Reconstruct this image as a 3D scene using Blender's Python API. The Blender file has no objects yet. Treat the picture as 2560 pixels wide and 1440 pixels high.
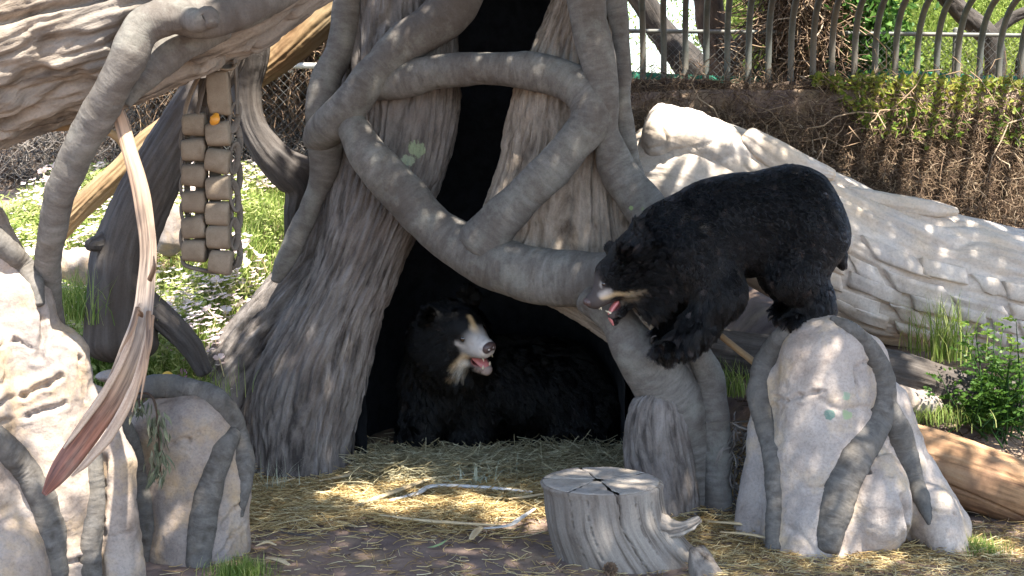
import bpy, math, random
import numpy as np
from mathutils import Vector, Matrix
rng = np.random.default_rng(11)
random.seed(5)
scene = bpy.context.scene
COL = scene.collection

# ------------------------------------------------------------------ camera, sky, sun, exposure
F, CAMH = 3517.0, 2.2                      # focal length in pixels of a 2560 wide frame, eye height
PITCH = math.atan(390 / F)
cp, sp = math.cos(PITCH), math.sin(PITCH)
cam = bpy.data.objects.new('camera', bpy.data.cameras.new('camera'))
COL.objects.link(cam)
cam.location = (0, 0, CAMH)
cam.rotation_euler = (math.pi / 2 - PITCH, 0, 0)
cam.data.sensor_width = 36.0
cam.data.lens = 36.0 * F / 2560
cam.data.clip_start, cam.data.clip_end = 0.05, 2000
scene.camera = cam
SUN = Vector((0.22, -0.35, 0.91)).normalized()
world = bpy.data.worlds.new('World')
scene.world = world
world.use_nodes = True
wn = world.node_tree
sky = wn.nodes.new('ShaderNodeTexSky')
sky.sky_type = 'NISHITA'
sky.sun_disc = False
sky.sun_elevation = math.asin(SUN.z)
sky.sun_rotation = math.atan2(SUN.x, SUN.y)
sky.air_density, sky.dust_density = 1.0, 1.4
bg = wn.nodes['Background']
wn.links.new(sky.outputs[0], bg.inputs[0])
bg.inputs[1].default_value = 0.14
sun = bpy.data.objects.new('sun', bpy.data.lights.new('sun', 'SUN'))
COL.objects.link(sun)
sun.data.energy = 5.0
sun.data.angle = math.radians(0.6)
sun.data.color = (1.0, 0.94, 0.84)
sun.rotation_euler = SUN.to_track_quat('Z', 'Y').to_euler()
sun.location = (4, 2, 12)
vs = scene.view_settings
vs.view_transform = 'Standard'
vs.look = 'None'
vs.gamma = 1.0
vs.use_curve_mapping = False
vs.exposure = 2.12
scene.cycles.max_bounces = 8
scene.cycles.transparent_max_bounces = 8

def ray(px, py):
    cx, cy = (px - 1280) / F, (720 - py) / F
    return np.array([cx, cp + cy * sp, -sp + cy * cp])
def P(px, py, Y):
    d = ray(px, py)
    return np.array([0, 0, CAMH]) + d * (Y / d[1])
def ppath(rows):                            # (px, py, Y, radius in px) -> metres
    return [(*P(x, y, Y), r * Y / F) for x, y, Y, r in rows]

# ------------------------------------------------------------------ noise
_pm = rng.permutation(256)
_pm = np.concatenate([_pm, _pm, _pm])
_gr = rng.normal(size=(256, 3)); _gr /= np.linalg.norm(_gr, axis=1)[:, None]
def perlin(p):
    p = np.asarray(p, float)
    sh = p.shape[:-1]
    p = p.reshape(-1, 3)
    i = np.floor(p).astype(int); f = p - i; i &= 255
    u = f * f * f * (f * (f * 6 - 15) + 10)
    def g(a, b, c):
        h = _pm[_pm[_pm[(i[:, 0] + a) & 255] + ((i[:, 1] + b) & 255)] + ((i[:, 2] + c) & 255)]
        return ((f - (a, b, c)) * _gr[h]).sum(1)
    x0 = g(0,0,0) * (1-u[:,0]) + g(1,0,0) * u[:,0]; x1 = g(0,1,0) * (1-u[:,0]) + g(1,1,0) * u[:,0]
    x2 = g(0,0,1) * (1-u[:,0]) + g(1,0,1) * u[:,0]; x3 = g(0,1,1) * (1-u[:,0]) + g(1,1,1) * u[:,0]
    y0 = x0 * (1-u[:,1]) + x1 * u[:,1]; y1 = x2 * (1-u[:,1]) + x3 * u[:,1]
    return (y0 * (1-u[:,2]) + y1 * u[:,2]).reshape(sh)
def fbm(p, o=3):
    s, a = 0, 1.0
    for k in range(o):
        s = s + a * perlin(np.asarray(p) * 2**k + 17.3 * k); a *= .5
    return s
def sstep(a, b, x):
    t = np.clip((x - a) / (b - a), 0, 1)
    return t * t * (3 - 2 * t)

# ------------------------------------------------------------------ objects
def mesh_from(name, V, faces, smooth=True, attrs=None, mats=()):
    """faces: list of int arrays (n,k)"""
    V = np.asarray(V, np.float32).reshape(-1, 3)
    me = bpy.data.meshes.new(name)
    me.vertices.add(len(V)); me.vertices.foreach_set('co', V.ravel())
    faces = [np.asarray(f, np.int32) for f in faces if len(f)]
    lv = np.concatenate([f.ravel() for f in faces])
    tot = np.concatenate([np.full(len(f), f.shape[1], np.int32) for f in faces])
    st = np.concatenate([[0], np.cumsum(tot)[:-1]]).astype(np.int32)
    me.loops.add(len(lv)); me.loops.foreach_set('vertex_index', lv)
    me.polygons.add(len(tot)); me.polygons.foreach_set('loop_start', st)
    me.polygons.foreach_set('use_smooth', np.full(len(tot), smooth))
    for k, a in (attrs or {}).items():
        a = np.asarray(a, np.float32)
        if a.ndim == 1:
            me.attributes.new(k, 'FLOAT', 'POINT').data.foreach_set('value', a)
        elif a.shape[1] == 3:
            me.attributes.new(k, 'FLOAT_VECTOR', 'POINT').data.foreach_set('vector', a.ravel())
        else:
            me.attributes.new(k, 'FLOAT_COLOR', 'POINT').data.foreach_set('color', a.ravel())
    me.update(calc_edges=True)
    me.validate()
    return me
def tag(o, label=None, cat=None, group=None, kind=None):
    for k, v in (('label', label), ('category', cat), ('group', group), ('kind', kind)):
        if v: o[k] = v
    return o
def thing(name, label, cat, loc=(0, 0, 0), group=None):
    o = bpy.data.objects.new(name, None); COL.objects.link(o)
    o.empty_display_size = .1
    o.location = loc
    return tag(o, label, cat, group)
def root_of(o):
    m = Vector((0, 0, 0))
    while o: m = m + Vector(o.location) if True else m; o = o.parent
    return m
def add(name, me, mat, parent=None):
    """link a mesh whose vertices are in world space; a top-level one gets its origin at its base"""
    o = bpy.data.objects.new(name, me); COL.objects.link(o)
    if mat and not me.materials: me.materials.append(mat)
    if parent:
        o.parent = parent
        r = parent
        off = Vector(r.location)
        while r.parent:
            r = r.parent; off += Vector(r.location)
        me.transform(Matrix.Translation(-off))
    else:
        c = np.empty(len(me.vertices) * 3, np.float32); me.vertices.foreach_get('co', c); c = c.reshape(-1, 3)
        b = Vector((float(c[:, 0].mean()), float(c[:, 1].mean()), float(c[:, 2].min())))
        me.transform(Matrix.Translation(-b)); o.location = b
    return o
def copy_tree(o, parent=None):
    c = o.copy(); COL.objects.link(c)
    if parent: c.parent = parent
    for ch in o.children: copy_tree(ch, c)
    return c

# ------------------------------------------------------------------ surfaces
def spline(pts, step):
    p = np.asarray(pts, float)
    if len(p) == 2: p = np.array([p[0], (p[0] + p[1]) / 2, p[1]])
    q = np.vstack([2 * p[0] - p[1], p, 2 * p[-1] - p[-2]])
    out = []
    for i in range(1, len(q) - 2):
        n = max(2, int(np.linalg.norm(q[i+1, :3] - q[i, :3]) / step) + 1)
        t = np.linspace(0, 1, n, endpoint=False)[:, None]
        out.append(.5 * (2*q[i] + (q[i+1]-q[i-1])*t + (2*q[i-1]-5*q[i]+4*q[i+1]-q[i+2])*t**2 + (3*q[i]-q[i-1]-3*q[i+1]+q[i+2])*t**3))
    out.append(p[-1:])
    return np.vstack(out)
def gnormals(V):
    dv = np.roll(V, -1, 1) - np.roll(V, 1, 1)
    du = np.gradient(V, axis=0)
    n = np.cross(dv, du)
    return n / (np.linalg.norm(n, axis=2, keepdims=True) + 1e-9)
def gridfaces(n, m, closed=True, caps=(True, True)):
    i = np.arange(n - 1)[:, None]; j = np.arange(m if closed else m - 1)[None]
    jn = (j + 1) % m
    q = np.stack([i*m + j, i*m + jn, (i+1)*m + jn, (i+1)*m + j], -1).reshape(-1, 4)
    return q
def sweep(pts, seg=40, step=.02, flat=1.0, flatdir=None, disp=None, ends=.5, twist=0.):
    """tube through (x,y,z,r); returns grid V, tc"""
    p = spline(pts, step)
    c, r = p[:, :3], np.maximum(p[:, 3], 1e-4)
    if ends:                                   # rounded ends
        a = np.linspace(0, np.pi / 2, 7)[1:]
        t0, t1 = c[0] - c[1], c[-1] - c[-2]
        t0 /= np.linalg.norm(t0); t1 /= np.linalg.norm(t1)
        A = [(c[0] + t0 * r[0] * ends * math.sin(k), r[0] * max(math.cos(k), .02)) for k in a[::-1]]
        B = [(c[-1] + t1 * r[-1] * ends * math.sin(k), r[-1] * max(math.cos(k), .02)) for k in a]
        c = np.vstack([[x[0] for x in A], c, [x[0] for x in B]])
        r = np.concatenate([[x[1] for x in A], r, [x[1] for x in B]])
    T = np.gradient(c, axis=0); T /= np.linalg.norm(T, axis=1)[:, None] + 1e-12
    u = np.array(flatdir if flatdir is not None else (0.13, -1, .21), float)
    U = []
    for t in T:
        u = u - t * (u @ t); u /= np.linalg.norm(u) + 1e-12; U.append(u)
    U = np.array(U); W = np.cross(T, U)
    th = np.linspace(0, 2*np.pi, seg, endpoint=False)
    s = np.concatenate([[0], np.cumsum(np.linalg.norm(np.diff(c, axis=0), axis=1))])
    ph = th[None] + twist * s[:, None]
    cs, sn = np.cos(ph)[..., None], np.sin(ph)[..., None]
    V = c[:, None] + r[:, None, None] * (cs * U[:, None] * flat + sn * W[:, None])
    R = float(np.mean(r))
    tc = np.stack([np.broadcast_to(np.cos(th) * R, ph.shape), np.broadcast_to(np.sin(th) * R, ph.shape), np.broadcast_to(s[:, None], ph.shape)], -1)
    if disp is not None:
        V = V + gnormals(V) * (disp(tc, V) * np.clip(r / R * 1.5, 0, 1)[:, None])[..., None]
    return V, tc
def loft(rows, seg=200, step=.015, disp=None, pw=.85):
    """rows (py, xl, xr, Yfront, half depth)"""
    q = []
    for py, xl, xr, Yf, d in rows:
        a, b = P(xl, py, Yf + d*.6), P(xr, py, Yf + d*.6)
        q.append(((a[0]+b[0])/2, Yf + d, P((xl+xr)/2, py, Yf)[2], (b[0]-a[0])/2, d))
    q = spline(q, step)
    th = np.linspace(0, 2*np.pi, seg, endpoint=False)
    c, s = np.cos(th), np.sin(th)
    X = np.sign(c) * np.abs(c)**pw; Yy = np.sign(s) * np.abs(s)**pw
    V = np.stack([q[:, 0, None] + q[:, 3, None]*X, q[:, 1, None] + q[:, 4, None]*Yy, np.broadcast_to(q[:, 2, None], (len(q), seg))], -1)
    sl = np.concatenate([[0], np.cumsum(np.linalg.norm(np.diff(q[:, :3], axis=0), axis=1))])
    R = q[:, 3].mean()
    tc = np.stack([np.broadcast_to(c*R, V.shape[:2]), np.broadcast_to(s*R, V.shape[:2]), np.broadcast_to(sl[:, None], V.shape[:2])], -1)
    if disp is not None:
        n = gnormals(V)
        out = V - V.mean(1, keepdims=True)
        if (n * out).sum() < 0: n = -n
        V = V + n * disp(tc, V)[..., None]
    return V, tc
def gobj(name, V, tc, mat, parent=None, closed=True, extra=None, smooth=True):
    n, m = V.shape[:2]
    q = gridfaces(n, m, closed)
    # outward orientation
    VV = V.reshape(-1, 3)
    cc = V.mean(1)
    k = n // 2
    a, b, d = V[k, 0], V[k, 1], V[min(k+1, n-1), 0]
    if np.dot(np.cross(b - a, d - a), a - cc[k]) < 0: q = q[:, ::-1]
    VV = np.vstack([VV, cc[0], cc[-1]])
    fl = [q]
    if closed:
        j = np.arange(m); jn = (j + 1) % m
        fl += [np.stack([np.full(m, n*m), jn, j], -1), np.stack([np.full(m, n*m+1), (n-1)*m + j, (n-1)*m + jn], -1)]
    TC = np.vstack([tc.reshape(-1, 3), tc[0].mean(0), tc[-1].mean(0)])
    at = {'tc': TC}
    me = mesh_from(name, VV, fl, smooth, at)
    return add(name, me, mat, parent)
def bark(fa=11, fl=1.3, amp=.022, warp=.5, lump=.02):
    fa, fl = fa*1.6, fl*1.5
    def f(tc, V):
        w = perlin(V * 2.3) * warp
        q = tc * (fa, fa, fl) + w[..., None]
        n1 = np.minimum(np.abs(perlin(q)) * 4.6, 1)
        n2 = np.minimum(np.abs(perlin(q * (2.1, 2.1, 1.7) + 31)) * 2.5, 1)
        n3 = perlin(V * (30, 30, 22))
        return amp * (n1 * .6 + n2 * .4 - .6 + .25*perlin(V*(60, 60, 14))) + lump * perlin(V * 1.9 + 5) + .0035 * n3
    return f
def smoothlimb(amp=.012, ring=.0025, f=5):
    def g(tc, V):
        w = tc + .05*perlin(V*4)[..., None]
        kn = np.clip(perlin(V*(3.1, 3.1, 3.1) + 40) - .28, 0, 1)*amp*5
        cr = -np.clip(1 - np.abs(perlin(V*4.3 + 80))*18, 0, 1)*np.clip(perlin(V*3 + 60)*4, 0, 1)*amp*.5
        return kn + cr + amp * perlin(V * f * .8) * 1.5 + .5 * amp * perlin(V * f * 2.2) + ring * .45 * perlin(w * (14, 14, 70)) * (.4 + 1.4*np.abs(perlin(V*6))) + .0012*perlin(V*45)
    return g

# signed distance shapes -> one smooth mesh
def rc(a, b, ra, rb):
    a, b = np.array(a, float), np.array(b, float)
    ba = b - a; L = ba @ ba + 1e-12
    def f(p):
        t = np.clip(((p - a) @ ba) / L, 0, 1)
        return np.linalg.norm(p - a - t[:, None] * ba, axis=1) - (ra + (rb - ra) * t)
    return f
def ell(c, r, R=None):
    c, r = np.array(c, float), np.array(r, float)
    def f(p):
        q = p - c
        if R is not None: q = q @ R
        k0 = np.linalg.norm(q / r, axis=1); k1 = np.linalg.norm(q / (r*r), axis=1) + 1e-9
        return k0 * (k0 - 1) / k1
    return f
def union(fs, k):
    def f(p):
        d = fs[0](p)
        for g in fs[1:]:
            e = g(p); h = np.clip(.5 + .5*(e-d)/k, 0, 1)
            d = e*(1-h) + d*h - k*h*(1-h)
        return d
    return f
def cut(f, gs, k):
    def h(p):
        d = f(p)
        for g in gs:
            e = -g(p); t = np.clip(.5 - .5*(e-d)/k*1, 0, 1)
            d = np.where(True, e*(1-t) + d*t + k*t*(1-t), d)
        return d
    return h
def surfnets(f, lo, hi, h):
    lo, hi = np.array(lo, float), np.array(hi, float)
    n = np.ceil((hi - lo) / h).astype(int) + 1
    ax = [lo[i] + h*np.arange(n[i]) for i in range(3)]
    # coarse pass: evaluate everything (vectorised in slabs)
    val = np.empty(n, np.float32)
    yz = np.stack(np.meshgrid(ax[1], ax[2], indexing='ij'), -1).reshape(-1, 2)
    st = max(1, 200000 // len(yz))
    for i in range(0, n[0], st):
        xs = ax[0][i:i+st]
        p = np.concatenate([np.repeat(xs, len(yz))[:, None], np.tile(yz, (len(xs), 1))], 1)
        val[i:i+st] = f(p).reshape(len(xs), n[1], n[2])
    cn = n - 1
    acc = np.zeros((cn.prod(), 3)); cnt = np.zeros(cn.prod())
    quads = []
    for a in range(3):
        b, c = (a+1) % 3, (a+2) % 3
        s0 = [slice(None)]*3; s1 = [slice(None)]*3
        s0[a] = slice(0, -1); s1[a] = slice(1, None)
        v0, v1 = val[tuple(s0)], val[tuple(s1)]
        idx = np.argwhere((v0 < 0) != (v1 < 0))
        t0, t1 = v0[tuple(idx.T)], v1[tuple(idx.T)]
        pos = lo + h * idx; pos[:, a] += h * t0 / (t0 - t1)
        ok = (idx[:, b] > 0) & (idx[:, c] > 0) & (idx[:, b] < cn[b]) & (idx[:, c] < cn[c])
        cells = []
        for db, dc in ((0, 0), (-1, 0), (-1, -1), (0, -1)):
            ci = idx.copy(); ci[:, b] += db; ci[:, c] += dc
            m = ((ci >= 0) & (ci < cn)).all(1)
            lin = (ci[:, 0]*cn[1] + ci[:, 1])*cn[2] + ci[:, 2]
            np.add.at(acc, lin[m], pos[m]); np.add.at(cnt, lin[m], 1)
            cells.append(lin)
        q = np.stack(cells, 1)[ok]
        fl = (t0 >= 0)[ok]
        q[fl] = q[fl][:, ::-1]
        quads.append(q)
    q = np.vstack(quads)
    used = np.where(cnt > 0)[0]
    mp = np.full(len(cnt), -1); mp[used] = np.arange(len(used))
    V = acc[used] / cnt[used][:, None]
    return V, mp[q]
def vnormals(V, q):
    n = np.cross(V[q[:, 2]] - V[q[:, 0]], V[q[:, 3]] - V[q[:, 1]])
    N = np.zeros_like(V)
    for k in range(4): np.add.at(N, q[:, k], n)
    return N / (np.linalg.norm(N, axis=1)[:, None] + 1e-12)
def relax(V, q, it=2):
    for _ in range(it):
        S = np.zeros_like(V); c = np.zeros(len(V))
        for k in range(4):
            np.add.at(S, q[:, k], V[q[:, (k+1) % 4]]); np.add.at(c, q[:, k], 1)
            np.add.at(S, q[:, k], V[q[:, (k+3) % 4]]); np.add.at(c, q[:, k], 1)
        V = V*.5 + .5*S / c[:, None]
    return V
def hit(f, px, py, Y0=5.0, Y1=11, fall=None):
    d = ray(px, py); d = d / np.linalg.norm(d)
    o = np.array([0, 0, CAMH]); t = Y0 / d[1]
    for _ in range(90):
        e = float(f((o + d*t)[None])[0])
        if e < .002: return o + d*t
        t += max(e*.8, .002)
        if t*d[1] > Y1: break
    return P(px, py, fall) if fall else None

def seg_d(p, a, b): return rc(a, b, 0, 0)(p)
# strands, blades, leaves (vectorised)
def strands(name, C, R, mat, parent=None, sides=3, rnd=None):
    N, K, _ = C.shape
    T = np.gradient(C, axis=1); T /= np.linalg.norm(T, axis=2, keepdims=True) + 1e-9
    ref = rng.normal(size=(N, 1, 3))
    U = np.cross(T, ref); U /= np.linalg.norm(U, axis=2, keepdims=True) + 1e-9
    W = np.cross(T, U)
    th = np.arange(sides) * 2*np.pi/sides
    R = np.broadcast_to(np.asarray(R, float).reshape(-1, 1) if np.ndim(R) == 1 else R, (N, K))
    V = C[:, :, None] + R[:, :, None, None] * (np.cos(th)[:, None]*U[:, :, None] + np.sin(th)[:, None]*W[:, :, None])
    i = np.arange(N)[:, None, None]*K*sides + np.arange(K-1)[None, :, None]*sides
    j = np.arange(sides)[None, None]; jn = (j+1) % sides
    q = np.stack([i+j, i+jn, i+sides+jn, i+sides+j], -1).reshape(-1, 4)
    rn = np.repeat(rng.random(N) if rnd is None else rnd, K*sides)
    hh = np.tile(np.repeat(np.linspace(0, 1, K), sides), N)
    return add(name, mesh_from(name, V, [q], True, {'rnd': rn, 'along': hh}), mat, parent)
def blades(name, C, Wd, side, mat, parent=None, rnd=None):
    N, K, _ = C.shape
    Wd = np.broadcast_to(Wd, (N, K))[..., None]
    V = np.stack([C - side[:, None]*Wd, C + side[:, None]*Wd], 2)
    i = np.arange(N)[:, None]*K*2 + np.arange(K-1)[None]*2
    q = np.stack([i, i+1, i+3, i+2], -1).reshape(-1, 4)
    rn = np.repeat(rng.random(N) if rnd is None else rnd, K*2)
    hh = np.tile(np.repeat(np.linspace(0, 1, K), 2), N)
    return add(name, mesh_from(name, V, [q], True, {'rnd': rn, 'along': hh}), mat, parent)
def unit(v): return v / (np.linalg.norm(v, axis=-1, keepdims=True) + 1e-9)
def leaf_arrays(c, d, L, W, fold=.25):
    """diamond leaves folded along the midrib: 6 verts, 2 quads"""
    n = len(c)
    d = unit(d); s = unit(np.cross(d, rng.normal(size=(n, 3)))); u = np.cross(s, d)
    L = np.broadcast_to(L, n)[:, None]; W = np.broadcast_to(W, n)[:, None]
    a, t = c, c + d*L - u*L*.12
    m1 = c + d*L*.35; 
    l = m1 + s*W/2 + u*W*fold; r = m1 - s*W/2 + u*W*fold
    m2 = c + d*L*.62 - u*L*.03
    l2 = c + d*L*.7 + s*W*.3 + u*W*fold*.6; r2 = c + d*L*.7 - s*W*.3 + u*W*fold*.6
    V = np.stack([a, l, l2, t, r2, r, m1, m2], 1)
    b = np.arange(n)[:, None]*8
    q = np.concatenate([b + [0, 6, 1, 1]], 0)
    tri = np.concatenate([b + [0, 6, 1], b + [0, 5, 6], b + [7, 3, 2], b + [7, 4, 3]])
    quad = np.concatenate([b + [6, 7, 2, 1], b + [6, 5, 4, 7]])
    return V.reshape(-1, 3), tri, quad
LEAFV = {}
def leaf_parts(c, d, L, W, mat, parent, rn, name='leaf'):
    off = Vector(parent.location)
    for i in range(len(c)):
        b = min(5, int(rn[i]*6)); key = (mat.name, b)
        if key not in LEAFV:
            V, tri, quad = leaf_arrays(np.zeros((1, 3)), np.array([[1., 0, 0]]), 1., 1.)
            me = mesh_from('leaf', V, [tri, quad], False, {'rnd': np.full(8, (b + .5)/6)}); me.materials.append(mat); LEAFV[key] = me
        o = bpy.data.objects.new(name, LEAFV[key]); COL.objects.link(o); o.parent = parent
        o.location = Vector(c[i]) - off
        q = Vector(d[i]).to_track_quat('X', 'Z'); o.rotation_mode = 'QUATERNION'
        from mathutils import Quaternion
        o.rotation_quaternion = q @ Quaternion((1, 0, 0), float(rng.uniform(-1.4, 1.4))); o.scale = (float(L[i]), float(W[i]), float(W[i]))
def leaves(name, c, d, L, W, mat, parent=None, rnd=None, simple=False, parts=0, flat=False):
    n = len(c)
    rn = rng.random(n) if rnd is None else rnd
    if parts:
        L = np.broadcast_to(np.asarray(L, float), n).copy(); W = np.broadcast_to(np.asarray(W, float), n).copy(); d = unit(np.asarray(d, float))
        o_ = np.argsort(-L); a_ = o_[:parts]; b_ = o_[parts:]
        leaf_parts(c[a_], d[a_], L[a_], W[a_], mat, parent, rn[a_])
        if len(b_) == 0: return None
        c, d, L, W, rn = c[b_], d[b_], L[b_], W[b_], rn[b_]; n = len(b_)
    if simple:
        d = unit(d); s = unit(np.cross(d, rng.normal(size=(n, 3))*(.35 if flat else 1) + ((0, 0, 1.) if flat else (0, 0, 0.))))
        L = np.broadcast_to(L, n)[:, None]; W = np.broadcast_to(W, n)[:, None]
        V = np.stack([c, c + d*L*.45 + s*W/2, c + d*L, c + d*L*.45 - s*W/2], 1).reshape(-1, 3)
        b = np.arange(n)[:, None]*4
        me = mesh_from(name, V, [b + [0, 1, 2, 3]], False, {'rnd': np.repeat(rn, 4)})
    else:
        V, tri, quad = leaf_arrays(c, d, L, W)
        me = mesh_from(name, V, [tri, quad], False, {'rnd': np.repeat(rn, 8)})
    return add(name, me, mat, parent)

# ------------------------------------------------------------------ materials
class NB:
    def __init__(s, name):
        s.m = bpy.data.materials.new(name); s.m.use_nodes = True
        s.t = s.m.node_tree; s.b = s.t.nodes['Principled BSDF']
    def n(s, kind, **kw):
        x = s.t.nodes.new('ShaderNode' + kind)
        for k, v in kw.items(): setattr(x, k, v)
        return x
    def l(s, a, b): s.t.links.new(a, b)
    def attr(s, name): return s.n('Attribute', attribute_name=name)
    def pos(s): return s.n('NewGeometry').outputs['Position']
    def noise(s, vec, scale, detail=4, rough=.55, stretch=(1, 1, 1), dist=0):
        mp = s.n('Mapping'); mp.inputs['Scale'].default_value = stretch
        s.l(vec, mp.inputs['Vector'])
        x = s.n('TexNoise'); x.inputs['Scale'].default_value = scale; x.inputs['Detail'].default_value = detail
        x.inputs['Roughness'].default_value = rough; x.inputs['Distortion'].default_value = dist
        s.l(mp.outputs[0], x.inputs['Vector'])
        return x.outputs['Fac']
    def ramp(s, fac, stops):
        r = s.n('ValToRGB'); e = r.color_ramp.elements
        while len(e) < len(stops): e.new(.5)
        for k, (p, c) in enumerate(stops):
            e[k].position = p; e[k].color = (*c, 1) if len(c) == 3 else c
        s.l(fac, r.inputs[0]); return r.outputs[0]
    def mix(s, fac, a, b, blend='MIX'):
        x = s.n('Mix', data_type='RGBA', blend_type=blend)
        for v, i in ((fac, 0), (a, 6), (b, 7)):
            if isinstance(v, (int, float)): x.inputs[i].default_value = v
            elif isinstance(v, tuple): x.inputs[i].default_value = (*v, 1)
            else: s.l(v, x.inputs[i])
        return x.outputs[2]
    def math(s, op, a, b=0.):
        x = s.n('Math', operation=op)
        for i, v in enumerate((a, b)):
            if isinstance(v, (int, float)): x.inputs[i].default_value = v
            else: s.l(v, x.inputs[i])
        return x.outputs[0]
    def bump(s, h, strength, dist=.02, prev=None):
        x = s.n('Bump'); x.inputs['Strength'].default_value = strength; x.inputs['Distance'].default_value = dist
        s.l(h, x.inputs['Height'])
        if prev: s.l(prev, x.inputs['Normal'])
        return x.outputs[0]
GAIN = {'debarked_wood': .72, 'orange_wood': .8, 'dirt': 1.35, 'fake_bark': 0.53, 'fake_bark_pale': 0.66, 'fake_limb': 0.52, 'fake_rock': 0.76, 'rock_root': 0.5, 'fake_fallen_log': 1.02, 'weathered_wood': 0.6, 'stump_wood': 0.68, 'stump_cut': 0.85, 'vine_wall': 0.9, 'fake_rock_spotted': 0.9, 'fire_hose': 0.62, 'fire_hose_dark': 0.8}
def rough_mat(name, stops, tint=None, coord='pos', stretch=(1, 1, 1), scale=6., fine=55., bump=.5, bdist=.02, rough=.9, blotch=1.1, spots=(), spec=.25, speck=.35, tint2=None):
    k = NB(name); gain = GAIN.get(name, 1.); gn = lambda c: tuple(v*gain for v in c)
    stops = [(p_, gn(c_)) for p_, c_ in stops]; tint = tint and (gn(tint[0]), tint[1]); tint2 = tint2 and (gn(tint2[0]), tint2[1])
    pos = k.pos()
    vec = k.attr('tc').outputs['Vector'] if coord == 'tc' else pos
    n1 = k.noise(vec, scale, 7, .62, stretch, .4)
    col = k.ramp(n1, stops)
    if tint:
        f = k.ramp(k.noise(pos, blotch, 4, .6, (1, 1, .6)), [(.42, (0, 0, 0)), (.66, (1, 1, 1))])
        col = k.mix(k.math('MULTIPLY', f, tint[1]), col, tint[0])
    if tint2:
        f = k.ramp(k.noise(pos, blotch * 2.7, 5, .65), [(.5, (0, 0, 0)), (.68, (1, 1, 1))])
        col = k.mix(k.math('MULTIPLY', f, tint2[1]), col, tint2[0])
    n3 = k.noise(pos, fine, 5, .7)
    if speck:
        col = k.mix(speck, col, k.ramp(n3, [(.3, (.42, .42, .42)), (.52, (1, 1, 1)), (.75, (1.25, 1.22, 1.18))]), 'MULTIPLY')
    for (c, r, sc) in spots:
        v = k.n('VectorMath', operation='DISTANCE'); v.inputs[1].default_value = tuple(c); k.l(pos, v.inputs[0])
        e = k.math('ADD', v.outputs['Value'], k.math('MULTIPLY', k.math('SUBTRACT', k.noise(pos, 26, 4), .5), r * 1.5))
        f = k.ramp(k.math('DIVIDE', e, r * 1.6), [(.5, (1, 1, 1)), (.62, (0, 0, 0))])
        col = k.mix(k.math('MULTIPLY', f, k.ramp(n3, [(.3, (.45, .45, .45)), (.5, (.95, .95, .95))])), col, sc)
    k.l(col, k.b.inputs['Base Color'])
    k.b.inputs['Roughness'].default_value = rough
    k.b.inputs['Specular IOR Level'].default_value = spec
    h = k.bump(n1, bump, bdist)
    h = k.bump(n3, bump * .55, .006, h)
    k.l(h, k.b.inputs['Normal'])
    return k.m
def leaf_mat(name, stops, trans=.45, rough=.5, along=None):
    k = NB(name)
    col = k.ramp(k.attr('rnd').outputs['Fac'], stops)
    if along: col = k.mix(k.ramp(k.attr('along').outputs['Fac'], [(.35, (0, 0, 0)), (1, (1, 1, 1))]), along, col)
    k.l(col, k.b.inputs['Base Color']); k.b.inputs['Roughness'].default_value = rough
    k.b.inputs['Specular IOR Level'].default_value = .3
    t = k.n('BsdfTranslucent'); k.l(k.mix(.35, col, (.55, .75, .12), 'MULTIPLY') if False else col, t.inputs[0])
    mx = k.n('MixShader'); mx.inputs[0].default_value = trans
    k.l(k.b.outputs[0], mx.inputs[1]); k.l(t.outputs[0], mx.inputs[2])
    k.l(mx.outputs[0], k.t.nodes['Material Output'].inputs[0])
    return k.m
def plain(name, col, rough=.6, spec=.4, var=.25, scale=20, bump=.2):
    k = NB(name); n = k.noise(k.pos(), scale, 5, .6)
    k.l(k.mix(var, col, k.ramp(n, [(.3, (.45, .45, .45)), (.7, (1.3, 1.3, 1.3))]), 'MULTIPLY'), k.b.inputs['Base Color'])
    k.b.inputs['Roughness'].default_value = rough; k.b.inputs['Specular IOR Level'].default_value = spec
    if bump: k.l(k.bump(n, bump, .005), k.b.inputs['Normal'])
    return k.m
MT = {}

G = dict
MT['dirt'] = rough_mat('dirt', [(.3, (.075, .052, .042)), (.5, (.15, .105, .082)), (.7, (.21, .155, .12))], ((.10, .075, .068), .7), scale=5, fine=70, bump=.7, bdist=.03, tint2=((.26, .19, .11), .55), blotch=.9)
MT['trunk_bark'] = rough_mat('fake_bark', [(.33, (.074, .060, .053)), (.48, (.285, .245, .218)), (.64, (.47, .42, .385))], ((.23, .215, .205), .6), 'tc', (1, 1, .22), 19, 80, .95, .025, .92, 1.0, tint2=((.36, .29, .25), .6),
    spots=[(P(1042, 372, 8.86), .065, (.27, .32, .2)), (P(1018, 402, 8.86), .045, (.3, .34, .24))])
MT['bark_pale'] = rough_mat('fake_bark_pale', [(.33, (.11, .078, .056)), (.48, (.36, .29, .225)), (.64, (.54, .45, .365))], ((.27, .25, .23), .6), 'tc', (1, 1, .2), 19, 80, .95, .025, .92, 1.2)
MT['limb'] = rough_mat('fake_limb', [(.3, (.19, .17, .147)), (.5, (.285, .26, .232)), (.72, (.40, .375, .34))], ((.15, .122, .105), .8), 'tc', (1.0, 1.0, 3.0), 9, 95, .5, .012, .88, 2.1, tint2=((.38, .37, .325), .75),
    spots=[(P(1590, 492, 8.29), .03, (.22, .3, .12)), (P(1605, 520, 8.28), .025, (.2, .27, .11)), (P(1578, 518, 8.29), .02, (.22, .3, .13))])
MT['rock'] = rough_mat('fake_rock', [(.3, (.28, .205, .155)), (.5, (.45, .36, .295)), (.7, (.55, .46, .385))], ((.29, .262, .25), .75), 'pos', (1, 1, 1), 4.5, 75, .8, .02, .92, 1.6, tint2=((.56, .40, .24), .8), speck=.45)
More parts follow.
